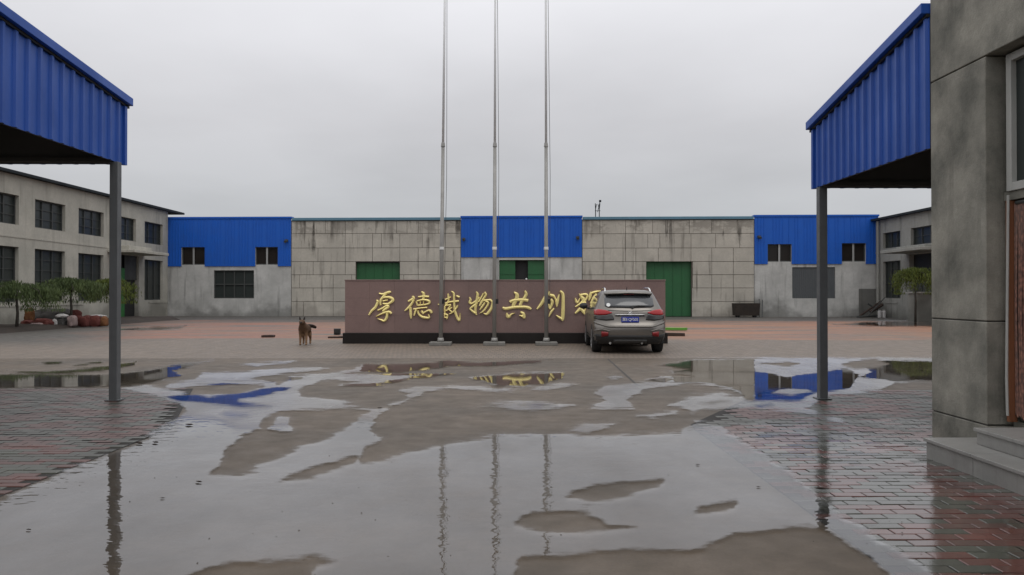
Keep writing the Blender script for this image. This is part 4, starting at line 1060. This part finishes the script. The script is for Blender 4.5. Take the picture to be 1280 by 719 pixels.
        for yy in (.86, 3.48):
            pts = [(yy + .39 * math.cos(a_), .34 + .39 * math.sin(a_)) for a_ in [math.pi * i / 14 for i in range(15)]] + [(yy - .39, .24), (yy + .39, .24)]
            mb = MB(); mb.prism([Vector((s * .916, a_, b_)) for a_, b_ in pts], Vector((-s * .12, 0, 0))); mb.build('wheel_arch', clad, root)
            wh_ = MB()
            prof = [(.0, .30), (.21, .335), (.225, .345), (.15, .0)]
            pr = [(.665, .24), (.67, .33), (.70, .345), (.87, .345), (.905, .325), (.915, .24)]
            rr = []
            for (xx, r_) in pr:
                rr.append([wh_.bm.verts.new((s * xx, yy + r_ * math.cos(2 * math.pi * k / 28), .345 + r_ * math.sin(2 * math.pi * k / 28))) for k in range(28)])
            for a_, b_ in zip(rr, rr[1:]):
                for k in range(28): wh_.bm.faces.new((a_[k], a_[(k + 1) % 28], b_[(k + 1) % 28], b_[k]))
            wh_.bm.faces.new(rr[0])
            w_ = wh_.build('wheel', tyre, root, smooth=True)
            rb = MB(); rb.tube([(s * .90, yy, .345), (s * .918, yy, .345)], .05, 12)
            for k in range(10):
                an_ = 2 * math.pi * k / 10; c_, s2 = math.cos(an_), math.sin(an_)
                rb.prism([Vector((s * .905, yy + r_ * c_ - wv_ * s2, .345 + r_ * s2 + wv_ * c_)) for r_, wv_ in ((.04, -.02), (.24, -.028), (.24, .028), (.04, .02))], Vector((s * .015, 0, 0)))
            rr = []
            for (xx, r_) in ((.89, .235), (.922, .245), (.922, .225), (.89, .215)):
                rr.append([rb.bm.verts.new((s * xx, yy + r_ * math.cos(2 * math.pi * k / 28), .345 + r_ * math.sin(2 * math.pi * k / 28))) for k in range(28)])
            for a_, b_ in zip(rr, rr[1:] + rr[:1]):
                for k in range(28): rb.bm.faces.new((a_[k], a_[(k + 1) % 28], b_[(k + 1) % 28], b_[k]))
            rb.build('rim', rim, w_)
        mb = MB(); pts_ = [Vector((s * .86, 2.72, 1.10)), Vector((s * .93, 2.72, 1.12)), Vector((s * .99, 2.73, 1.15))]
        mb.tube(pts_, [.02, .025, .03], 8); bmesh.ops.create_uvsphere(mb.bm, u_segments=12, v_segments=8, radius=1, matrix=Matrix.Translation((s * 1.02, 2.74, 1.17)) @ Matrix.Diagonal((.12, .09, .085, 1)))
        mb.build('mirror', paint if s > 0 else clad, root, smooth=True)
        mb = MB(); mb.tube([(s * .585, .62, 1.555), (s * .575, .72, 1.635), (s * .57, .9, 1.66), (s * .56, 1.6, 1.665), (s * .555, 2.1, 1.64), (s * .55, 2.25, 1.585)], [.018, .022, .02, .02, .02, .016], 8)
        mb.build('roof_rail', chrome, root, smooth=True)
        for yy in (1.55, 2.62):
            mb = MB(); mb.box((s * .91 - .012, yy, .93), (s * .91 + .03 * s + .012, yy + .2, .965)); mb.build('door_handle', chrome, root, bevel=.008)
    # plate
    pl = MB(); q = rear(0, .865, .03); pl.box((-.22, q.y - .012, .795), (.22, q.y + .02, .935)); plate = pl.build('licence_plate', material('plate blue', (.012, .03, .30), .35), root, bevel=.006)
    tcu = bpy.data.curves.new('plate_text', 'FONT'); tcu.body = '冀E·QF505'; tcu.size = .1; tcu.align_x = 'CENTER'; tcu.align_y = 'CENTER'; tcu.extrude = .002
    to = bpy.data.objects.new('tmp', tcu); C.objects.link(to); bpy.context.view_layer.update()
    tm = bpy.data.meshes.new_from_object(to.evaluated_get(bpy.context.evaluated_depsgraph_get())); bpy.data.objects.remove(to)
    tm.materials.clear(); tm.materials.append(M['paint_white'])
    xsz = [v.co.x for v in tm.vertices]; wd = (max(xsz) - min(xsz)) or 1; k_ = .39 / wd
    tm.transform(Matrix.Translation((0, q.y - .0165, .865)) @ Matrix.Rotation(R(90), 4, 'X') @ Matrix.Diagonal((k_, 1.0, 1, 1)))
    po = bpy.data.objects.new('plate_lettering', tm); C.objects.link(po); po.parent = plate
    mb = MB(); q = rear(0, 1.03, .02)
    ring = [Vector((.055 * math.cos(2 * math.pi * i / 20), q.y, 1.035 + .03 * math.sin(2 * math.pi * i / 20))) for i in range(21)]
    mb.tube(ring, .006, 6, False); mb.tube([(-.022, q.y, 1.012), (-.012, q.y, 1.058)], .006, 6); mb.tube([(.012, q.y, 1.012), (.022, q.y, 1.058)], .006, 6); mb.tube([(-.017, q.y, 1.033), (.017, q.y, 1.037)], .006, 6)
    mb.build('badge', chrome, root)
    mb = MB(); a, b = rear(.05, 1.185, .03), rear(.40, 1.21, .03); mb.tube([a, (a + b) / 2 + Vector((0, -.01, .012)), b], [.028, .018, .008], 8); mb.tube([rear(.07, 1.17, .0), rear(.07, 1.185, .05)], .035, 10); mb.build('rear_wiper', clad, root)
    mb = MB(); c_ = rear(-.53, 1.235, .022)
    mb.bm.faces.new([mb.bm.verts.new(rear(-.53 + .05 * math.cos(2 * math.pi * i / 16), 1.235 + .045 * math.sin(2 * math.pi * i / 16), .022)) for i in range(16)])
    mb.build('window_sticker', M['paint_white'], root)
    mb = MB(); mb.tube([(0, .85, 1.6), (0, .78, 1.70)], [.014, .006], 8); mb.build('roof_aerial', clad, root)
    for xx in (-.5, .3):
        mb = MB(); mb.tube([(xx, .1, .27), (xx, .35, .27)], .03, 12); mb.build('exhaust_pipe', chrome, root)
    return root
car()

# ------------------------------------------------------------------ dog, facing the camera
def dog():
    root = empty('dog', (-5.98, 23.4, 0)); tag(root, 'brown and black shepherd dog standing to the left of the granite wall, facing the camera', 'dog')
    hd = Vector((-.09, .99, 0)).normalized()   # from head towards the rump
    sd = Vector((hd.y, -hd.x, 0))
    def P(f, s, z): return tuple(hd * f + sd * s + Vector((0, 0, z)))
    V = []; E = []; Rd = []
    def add(p, r, par=None):
        V.append(p); Rd.append(r if isinstance(r, tuple) else (r, r))
        if par is not None: E.append((par, len(V) - 1))
        return len(V) - 1
    pel = add(P(.62, 0, .50), (.105, .115))
    loin = add(P(.42, 0, .50), (.10, .105), pel); ch = add(P(.18, 0, .49), (.12, .15), loin); sh = add(P(.02, 0, .52), (.105, .13), ch)
    nk = add(P(-.10, 0, .61), (.075, .085), sh); nk2 = add(P(-.16, 0, .68), (.068, .075), nk); hdv = add(P(-.21, 0, .715), (.072, .07), nk2)
    mz = add(P(-.31, 0, .685), (.042, .04), hdv); mz2 = add(P(-.38, 0, .672), (.03, .028), mz)
    for s in (-1, 1):
        a = add(P(.03, s * .075, .44), (.06, .06), sh); b = add(P(.05, s * .085, .31), (.038, .038), a); c = add(P(.03, s * .085, .16), (.026, .028), b); d = add(P(.03, s * .085, .05), (.026, .026), c); add(P(-.03, s * .085, .03), (.032, .028), d)
        a = add(P(.64, s * .085, .40), (.075, .07), pel); b = add(P(.58, s * .10, .28), (.045, .05), a); c = add(P(.72, s * .10, .18), (.028, .03), b); d = add(P(.70, s * .10, .05), (.026, .026), c); add(P(.64, s * .10, .03), (.032, .028), d)
        # tail goes off to the picture's right
    t0 = add(P(.74, .02, .54), .045, pel); t1 = add(tuple(Vector(P(.80, 0, .55)) + Vector((.12, 0, .0))), .045, t0); t2 = add(tuple(Vector(P(.82, 0, .53)) + Vector((.18, 0, .0))), .048, t1); add(tuple(Vector(P(.82, 0, .49)) + Vector((.27, 0, -.0))), .03, t2)
    me = bpy.data.meshes.new('body'); me.from_pydata(V, E, []); o = bpy.data.objects.new('body', me); C.objects.link(o)
    sk = o.modifiers.new('skin', 'SKIN'); sk.use_smooth_shade = True
    for i, r in enumerate(Rd): me.skin_vertices[0].data[i].radius = (r[0] * 1.32, r[1] * 1.2)
    me.skin_vertices[0].data[0].use_root = True
    su = o.modifiers.new('sub', 'SUBSURF'); su.levels = 2; su.render_levels = 2
    fur = material('dog fur', (.16, .09, .05), .85, 0, .15); t = NT(fur)
    g = t.n('ShaderNodeTexCoord'); sp = t.n('ShaderNodeSeparateXYZ'); t.l(g.outputs['Object'], sp.inputs[0])
    z = t.math('ADD', sp.outputs[2], t.rng(t.noise(t.opos(), 9, 4), .3, .7, -.05, .05))
    c = t.mix(t.rng(z, .30, .50), (.26, .155, .09), (.13, .078, .05))
    yy = t.math('ADD', sp.outputs[1], t.math('MULTIPLY', sp.outputs[2], .5))
    c = t.mix(t.rng(t.math('ADD', sp.outputs[1], z), .95, 1.2), c, (.02, .014, .012))
    c = t.mix(t.rng(sp.outputs[0], .36, .42), c, (.018, .012, .01))
    f = t.noise(t.opos((1, 1, .4)), 90, 3); c = t.mix(t.rng(f, .35, .7, 0, .5), c, (.03, .02, .015))
    t.l(c, t.b.inputs['Base Color']); t.bump(f, .6, .01)
    me.materials.append(fur); o.parent = root
    dk = material('dog dark fur', (.02, .014, .012), .8)
    for s in (-1, 1):
        mb = MB(); b = Vector(P(-.17, s * .052, .76)); tip = Vector(P(-.18, s * .075, .865)); 
        mb.bm.verts.ensure_lookup_table()
        ps_ = [b + sd * .032 * math.cos(a_) + hd * .016 * math.sin(a_) for a_ in [2 * math.pi * k / 8 for k in range(8)]]
        v = [mb.bm.verts.new(p) for p in ps_]; mid = [mb.bm.verts.new(p * .45 + tip * .55 + (p - b) * .25) for p in ps_]; tp = mb.bm.verts.new(tip)
        for k in range(8):
            mb.bm.faces.new((v[k], v[(k + 1) % 8], mid[(k + 1) % 8], mid[k])); mb.bm.faces.new((mid[k], mid[(k + 1) % 8], tp))
        mb.build('ear', dk, root, smooth=True)
        mb = MB(); bmesh.ops.create_uvsphere(mb.bm, u_segments=8, v_segments=6, radius=.011, matrix=Matrix.Translation(Vector(P(-.275, s * .032, .735)))); mb.build('eye', M['black'], root, smooth=True)
    mb = MB(); bmesh.ops.create_uvsphere(mb.bm, u_segments=12, v_segments=8, radius=1, matrix=Matrix.Translation(Vector(P(-.355, 0, .688))) @ Matrix.Diagonal((.033, .05, .03, 1))); mb.build('muzzle_mask', dk, root, smooth=True)
    mb = MB(); bmesh.ops.create_uvsphere(mb.bm, u_segments=10, v_segments=6, radius=.018, matrix=Matrix.Translation(Vector(P(-.405, 0, .69)))); mb.build('nose', M['black'], root, smooth=True)
dog()

# ------------------------------------------------------------------ trees
def leaf_mat(name, a, b):
    m = material(name, a, .6, 0, .2); t = NT(m); at_ = t.n('ShaderNodeAttribute'); at_.attribute_name = 'shade'
    t.l(t.mix(at_.outputs['Fac'], a, b), t.b.inputs['Base Color']); return m
M['leaf'] = leaf_mat('leaves', (.03, .048, .018), (.11, .145, .055))
M['leaf2'] = leaf_mat('leaves yellower', (.04, .055, .012), (.13, .16, .035))
M['bark'] = stained('bark', (.07, .06, .05), (.04, .036, .03), sc=6, streak=0)
def tree(name, x, y, zt, zb, rx, label, lm, seed, n=5200, trunk_r=.07):
    r = random.Random(seed); root = empty(name, (x, y, 0)); tag(root, label, 'tree', 'small umbrella-shaped trees beside the halls')
    zc = zb + (zt - zb) * .45
    mb = MB(); mb.tube([(0, 0, 0), (.03, .02, zc * .5), (-.02, 0, zc)], [trunk_r, trunk_r * .8, trunk_r * .65], 8); mb.build('trunk', M['bark'], root, smooth=True)
    tips = []
    mb = MB()
    for k in range(11):
        a = 2 * math.pi * k / 11 + r.uniform(-.2, .2); l = rx * r.uniform(.5, .85)
        q = [(0, 0, zc - .15), (l * .45 * math.cos(a), l * .45 * math.sin(a), zt - r.uniform(.1, .3)), (l * math.cos(a), l * math.sin(a), zt - .3 - r.uniform(0, .2)), (l * 1.15 * math.cos(a), l * 1.15 * math.sin(a), zc - .1)]
        mb.tube(q, [trunk_r * .5, trunk_r * .35, trunk_r * .22, trunk_r * .1], 5)
    mb.build('limbs', M['bark'], root)
    vs, fs, sh = [], [], []
    clumps = []
    for k in range(70):
        a = r.uniform(0, 2 * math.pi); q = math.sqrt(r.random()) * rx * (1 + .12 * math.sin(3 * a + seed) + .08 * math.sin(7 * a))
        top = zt - (zt - zc) * .55 * (q / rx) ** 2.2 - r.uniform(0, .12)
        clumps.append((q * math.cos(a), q * math.sin(a), top, r.uniform(.35, 1.1) * (zt - zb) * (.3 + .75 * q / rx), r.uniform(0, 1)))
    for i in range(n):
        cx, cy, ct, cl, cs = r.choice(clumps)
        dd = r.random() ** 1.3 * cl
        px = cx + r.gauss(0, .13) * (1 + cx * cx * 0); py = cy + r.gauss(0, .13); pz = max(ct - dd + r.gauss(0, .03), zb - .15)
        s = r.uniform(.04, .075); u = Vector((r.gauss(0, 1), r.gauss(0, 1), r.gauss(0, .6))).normalized(); v = Vector((r.gauss(0, .3), r.gauss(0, .3), -1.2)).normalized()
        b = len(vs); p = Vector((px, py, pz))
        vs += [p - u * s * .32, p + v * s * 1.7, p + u * s * .32, p - v * s * 1.0]; fs.append((b, b + 1, b + 2, b + 3))
        sv = min(1, max(0, cs * .6 + r.uniform(0, .4))); sh += [sv] * 4
    me = bpy.data.meshes.new('crown'); me.from_pydata([tuple(p) for p in vs], [], fs); at_ = me.attributes.new('shade', 'FLOAT', 'POINT'); at_.data.foreach_set('value', sh)
    me.materials.append(lm); o = bpy.data.objects.new('crown', me); C.objects.link(o); o.parent = root
tree('umbrella_tree', -20.2, 33.0, 2.02, 1.0, 1.55, 'umbrella-shaped tree cut by the left picture edge', M['leaf'], 1, 6500)
tree('umbrella_tree', -19.9, 36.5, 2.25, 1.3, 1.42, 'umbrella-shaped tree standing in the middle of the rubbish bags', M['leaf'], 2, 6000)
tree('umbrella_tree', -20.0, 40.4, 2.3, 1.25, 1.15, 'umbrella-shaped tree behind the left canopy post', M['leaf2'], 3, 5000)
tree('umbrella_tree', 22.1, 43.3, 2.95, 1.7, 1.2, 'yellow-green tree in front of the far right hall', M['leaf2'], 4, 5000)

# ------------------------------------------------------------------ planting strip and rubbish
mb = MB()
r5 = random.Random(11)
pts = []
for i in range(27):
    yy = 28 + i * .75
    pts.append(yy)
grid = [[mb.bm.verts.new((-22.9 + j * .5, yy, (0.0 if j in (0, 7) else .13 + .1 * r5.random()))) for j in range(8)] for yy in pts]
for a, b in zip(grid, grid[1:]):
    for j in range(7): mb.bm.faces.new((a[j], a[j + 1], b[j + 1], b[j]))
M['soil'] = stained('dark soil', (.055, .042, .034), (.035, .028, .024), streak=0, sc=2)
tag(mb.build('planting_bed', M['soil'], smooth=True), 'strip of dark earth along the left hall', kind='structure')
M['bagred'] = stained('faded red sack', (.15, .04, .032), (.10, .032, .028), sc=3, streak=0); M['bagorange'] = stained('orange sack', (.20, .085, .03), (.13, .055, .025), sc=3, streak=0)
M['bagwhite'] = stained('white sack', (.62, .60, .58), (.45, .43, .42), sc=3, streak=0); M['bagpink'] = stained('grey pink sack', (.30, .22, .21), (.22, .17, .16), sc=3, streak=0)
M['tarp'] = stained('dark grey tarpaulin', (.075, .07, .066), (.05, .047, .045), sc=2, streak=0)
def lump(name, mat, px, py, d, sx, sy, sz, label, cat, group, seed, sq=.75, zrot=0):
    rr = random.Random(seed); mb = MB(); bmesh.ops.create_icosphere(mb.bm, subdivisions=4, radius=1)
    from mathutils import noise as N
    for v in mb.bm.verts:
        c = v.co.copy(); q = Vector([math.copysign(abs(k) ** sq, k) for k in c])
        nn_ = N.noise(c * 1.6 + Vector((seed * 3.1, 0, 0))) * .22 + N.noise(c * 4.5 + Vector((0, seed, 0))) * .1
        q *= 1 + nn_; v.co = Vector((q.x * sx, q.y * sy, max(q.z, -.75) * sz))
    zmin = min(v.co.z for v in mb.bm.verts)
    for v in mb.bm.verts: v.co.z -= zmin
    # tied neck
    neck = [v for v in mb.bm.verts if v.co.z > sz * 1.62]
    p = gd(px, py) if d is None else Vector(((px - 635) / 1000 * d, d, 0))
    z0 = H + (368 - py) / 1000 * p.y
    o = mb.build(name, mat, smooth=True, loc=(p.x, p.y, z0)); o.rotation_euler = (0, 0, zrot); tag(o, label, cat, group); return o
G = 'rubbish bags heaped by the planting strip'
lump('debris_mound', M['tarp'], 68, 407, 38.0, 1.15, .6, .46, 'dark grey tarpaulin-covered heap behind the bags', 'heap', None, 21, .9)
lump('rubbish_bag', M['bagorange'], 39, 401.5, 36.2, .2, .2, .33, 'upright orange-brown sack at the left end of the rubbish', 'bag', G, 1)
lump('rubbish_bag', M['bagred'], 37, 409, 35.6, .27, .25, .18, 'dark red flat sack under the orange one', 'bag', G, 2)
lump('rubbish_bag', M['bagred'], 56, 408.5, 35.4, .38, .3, .22, 'dull red sack left of the white sheet', 'bag', G, 3)
lump('rubbish_bag', M['bagpink'], 48, 410, 35.0, .28, .22, .13, 'greyish pink crumpled bag lowest at the front of the heap', 'bag', G, 4)
lump('plastic_sheet', M['bagwhite'], 70, 407, 35.7, .13, .1, .17, 'white crumpled plastic lying low by the tree trunk', 'plastic sheet', None, 5, 1.0)
lump('plastic_sheet', M['bagwhite'], 79, 397, 35.9, .26, .15, .10, 'white plastic caught on top of the dark bag', 'plastic sheet', None, 6, 1.1, .4)
lump('rubbish_bag', M['tarp'], 78, 408, 36.0, .3, .3, .22, 'black bag below the white plastic beside the trunk', 'bag', G, 7)
lump('rubbish_bag', M['bagpink'], 92, 408, 36.0, .19, .2, .29, 'pinkish grey upright bag right of the tree trunk', 'bag', G, 8)
lump('rubbish_bag', M['bagred'], 97, 398.5, 37.0, .22, .2, .24, 'bright red bag standing highest in the heap', 'bag', G, 9)
lump('rubbish_bag', M['bagred'], 99, 408, 36.8, .2, .2, .28, 'dull red bag below the highest red one', 'bag', G, 14)
lump('rubbish_bag', M['bagred'], 109, 408, 36.6, .22, .25, .28, 'box-like red sack in the middle of the right-hand row', 'bag', G, 10, .6)
lump('rubbish_bag', M['bagred'], 122, 408, 36.8, .26, .25, .27, 'wide red sack with white plastic on top of it', 'bag', G, 11, .6)
lump('rubbish_bag', M['bagorange'], 132, 407.5, 36.8, .15, .2, .25, 'orange-red sack at the right end by the canopy post', 'bag', G, 12)
lump('plastic_sheet', M['bagwhite'], 124, 396.5, 37.0, .42, .2, .07, 'white plastic sheet spread over the red sacks', 'plastic sheet', None, 13, 1.1)

# small loose things in the yard
M['wood'] = stained('old wet wood', (.07, .045, .035), (.045, .03, .025), sc=4, streak=0)
def plank(px, py, L, w, h, rz, label, mat=None, z=0.0, name='plank', cat='plank'):
    p = gd(px, py); mb = MB()
    nseg = 5
    rr = random.Random(int(px)); prev = None
    rings = []
    for i in range(nseg + 1):
        xx = -L / 2 + L * i / nseg; jz = rr.uniform(-.006, .006); jy = rr.uniform(-.008, .008)
        rings.append([mb.bm.verts.new(q) for q in ((xx, -w / 2 + jy, jz), (xx, w / 2 + jy, jz), (xx, w / 2 + jy, h + jz), (xx, -w / 2 + jy, h + jz))])
    for a, b in zip(rings, rings[1:]):
        for k in range(4): mb.bm.faces.new((a[k], a[(k + 1) % 4], b[(k + 1) % 4], b[k]))
    mb.bm.faces.new(rings[0]); mb.bm.faces.new(rings[-1][::-1])
    o = mb.build(name, mat or M['wood'], bevel=.006, loc=(p.x, p.y, z + .008)); o.rotation_euler = (0, 0, rz); tag(o, label, cat); return o
plank(336, 421.5, .42, .28, .07, .05, 'short dark board lying alone to the left of the dog')
plank(420, 422.5, .5, .25, .05, .1, 'brown board lying at the left end of the granite wall')
plank(843, 420, .75, .30, .10, -.2, 'dark timber lying beside the car rear wheel')
M['lime'] = painted('green plastic', (.10, .32, .03), .5)
plank(845, 413.5, .9, .35, .10, -.35, 'bright green plastic strip behind the car', M['lime'], .02, 'plastic_strip', 'plastic strip')
bx_ = MB(); p = gd(422, 418.5); bx_.box((-.11, -.1, 0), (.11, .1, .19)); bx_.box((-.13, -.02, .19), (.13, .02, .22)); bx_.box((-.08, -.12, .04), (.08, -.1, .14))
tag(bx_.build('tool_box', M['black'], bevel=.02, loc=(p.x, p.y, .01)), 'small black box by the left end of the granite wall', 'box')
# rusty trough by the wall
tr = empty('metal_skip', tuple(wf(wu(927), 0, -1.2))); tr.rotation_euler = (0, 0, math.atan2(UD.y, UD.x)); tag(tr, 'dark rusty metal skip against the block wall', 'skip')
M['rust'] = stained('dark rusty steel', (.05, .038, .03), (.03, .025, .022), sc=3, streak=.3)
mb = MB()
t_, b_ = .80, .77
for (w0, w1, z0, z1) in ((b_, t_, .12, .92),):
    o1 = [(-w0, -.4, z0), (w0, -.4, z0), (w0, .4, z0), (-w0, .4, z0)]; o2 = [(-w1, -.5, z1), (w1, -.5, z1), (w1, .5, z1), (-w1, .5, z1)]
    i1 = [(-w0 + .05, -.35, z0 + .05), (w0 - .05, -.35, z0 + .05), (w0 - .05, .35, z0 + .05), (-w0 + .05, .35, z0 + .05)]; i2 = [(-w1 + .05, -.45, z1), (w1 - .05, -.45, z1), (w1 - .05, .45, z1), (-w1 + .05, .45, z1)]
    V4 = [[mb.bm.verts.new(q) for q in L_] for L_ in (o1, o2, i2, i1)]
    for a, b in zip(V4, V4[1:]):
        for k in range(4): mb.bm.faces.new((a[k], a[(k + 1) % 4], b[(k + 1) % 4], b[k]))
    mb.bm.faces.new(V4[0][::-1]); mb.bm.faces.new(V4[-1])
mb.build('tub', M['rust'], tr)
for dx in (-.55, .55):
    mb = MB(); mb.tube([(dx, -.30, .08), (dx, -.22, .08)], .08, 12); mb.tube([(dx, .22, .08), (dx, .30, .08)], .08, 12); mb.build('wheel', M['black'], tr)
for i, (pxa, pya, pxb, pyb, nm) in enumerate(((943, 394, 949, 374, 'left'), (946, 394, 953, 375, 'right'))):
    a, b = wf(wu(pxa), .0, -1.3 - .1 * i), wf(wu(pxb), wz(pxb, pyb), -.12)
    mb = MB(); mb.tube([(0, 0, .02), tuple(b - a)], .03, 6); tag(mb.build('leaning_pole', M['frame'], loc=tuple(a)), 'thin pole leaning on the pale wall beside the skip, %s of the pair' % nm, 'pole', 'poles leaning beside the skip')
rr = random.Random(9)
for i, lab in enumerate(('lowest grey timber of the scrap heap in the far right corner', 'timber sloping up to the right in the far right scrap heap', 'timber sloping up to the left in the far right scrap heap', 'thick short timber on top of the far right scrap heap', 'thin rod sticking out of the far right scrap heap')):
    c = wf(wu(1082), 0, -1.5)
    dirs = [(1.9, 0, .1), (1.5, .2, .95), (-1.2, .1, .8), (.8, 0, .5), (1.0, -.2, 1.2)][i]
    st_ = [(-1.1, 0, .05), (-.9, .1, .1), (.9, .15, .1), (-.3, -.1, .35), (-.5, -.2, .1)][i]
    mb = MB(); mb.tube([st_, tuple(Vector(st_) + Vector(dirs))], [.07, .06, .06, .1, .03][i], 6); tag(mb.build('scrap_timber', M['wood'] if i % 2 else M['frame'], loc=tuple(c)), lab, 'timber', 'scrap timbers in the far right corner')
for px, lab in ((1084, 'left of two white cans beside the scrap timber'), (1089, 'right of two white cans beside the scrap timber')):
    q = wf(wu(px), 0, -2.1); mb = MB(); mb.tube([(0, 0, 0), (0, 0, .02), (0, 0, .4), (0, 0, .45), (0, 0, .47)], [.1, .12, .12, .10, .04], 12); mb.tube([(-.08, 0, .45), (-.05, 0, .55), (.05, 0, .55), (.08, 0, .45)], .01, 5)
    tag(mb.build('paint_can', M['bagwhite'], smooth=False, loc=tuple(q)), lab, 'can', 'cans beside the scrap timber')
# low block planter in front of the right hall
pb_ = MB(); q = Vector((23.1, 44.6, 0)); pb_.box((-.5, -.5, 0), (.5, .5, 1.55)); pt = pb_.build('boundary_block', M['hall_r'], bevel=.02, loc=tuple(q)); tag(pt, 'grey concrete enclosure with a pale top beside the far right tree', 'enclosure')
mb = MB(); mb.box((-.58, -.58, 1.555), (.58, .58, 1.64)); mb.build('capping', M['render'], pt, bevel=.01)

# leaves lying in the wet
leafm = material('dead leaf', (.05, .03, .02), .5)
LL = [(1027, 612, .055, 'brown curled leaf on the wet pavers right of the road'), (250, 602, .035, 'small dark leaf floating left of the dry patch'), (205, 622, .02, 'tiny dark speck of leaf near the reflected post'), (872, 581, .02, 'tiny dark leaf in the water right of centre'),
      (948, 609, .018, 'tiny leaf on the water near the pavers'), (176, 554, .05, 'dark leaf at the left pavement edge'), (196, 553, .05, 'longer dark leaf at the left pavement edge'), (238, 531, .06, 'dark leaf cluster where the left pavement ends'), (475, 510, .04, 'small dark leaf in the bright wet streak'), (39, 661, .02, 'tiny leaf in the water at far left')]
for px, py, s, lab in LL:
    p = gd(px, py, .02); mb = MB(); n = 7
    L_ = []; Rr = []
    for i in range(n):
        t = i / (n - 1); w = s * .38 * math.sin(math.pi * min(t * 1.02, 1)) + .001; x = -s + 2 * s * t; z = s * .15 * (abs(t - .5) * 2) ** 2 + .001
        L_.append(mb.bm.verts.new((x, -w, z + w * .6))); Rr.append(mb.bm.verts.new((x, w, z + w * .6)))
    mid = [mb.bm.verts.new((-s + 2 * s * i / (n - 1), 0, s * .15 * (abs(i / (n - 1) - .5) * 2) ** 2 + .001)) for i in range(n)]
    for i in range(n - 1):
        mb.bm.faces.new((L_[i], mid[i], mid[i + 1], L_[i + 1])); mb.bm.faces.new((mid[i], Rr[i], Rr[i + 1], mid[i + 1]))
    bmesh.ops.solidify(mb.bm, geom=mb.bm.faces[:], thickness=0.001)
    o = mb.build('fallen_leaf', leafm, loc=tuple(p)); o.rotation_euler = (0, 0, random.uniform(-.6, .6)); tag(o, lab, 'leaf', 'dead leaves lying in the wet')

# grit and small stones washed over the slabs: too many to count
gr = MB(); rg = random.Random(44)
for i in range(150):
    d = rg.uniform(4.2, 14); x = rg.uniform(-.62, .6) * d
    if x > 3.7 and d < 8.6: continue
    r_ = rg.uniform(.002, .006); c = Vector((x, d, .017 + r_ * .3))
    vs = [gr.bm.verts.new(c + Vector((r_ * math.cos(a) * rg.uniform(.7, 1.3), r_ * math.sin(a) * rg.uniform(.7, 1.3), 0))) for a in (0, 1.3, 2.5, 3.8, 5.1)]
    tp = gr.bm.verts.new(c + Vector((0, 0, r_ * .8)))
    for k in range(5): gr.bm.faces.new((vs[k], vs[(k + 1) % 5], tp))
gm_ = material('grit', (.06, .052, .045), .8)
tag(gr.build('grit', gm_), 'fine grit and crumbs scattered over the wet slabs', 'grit', kind='stuff')
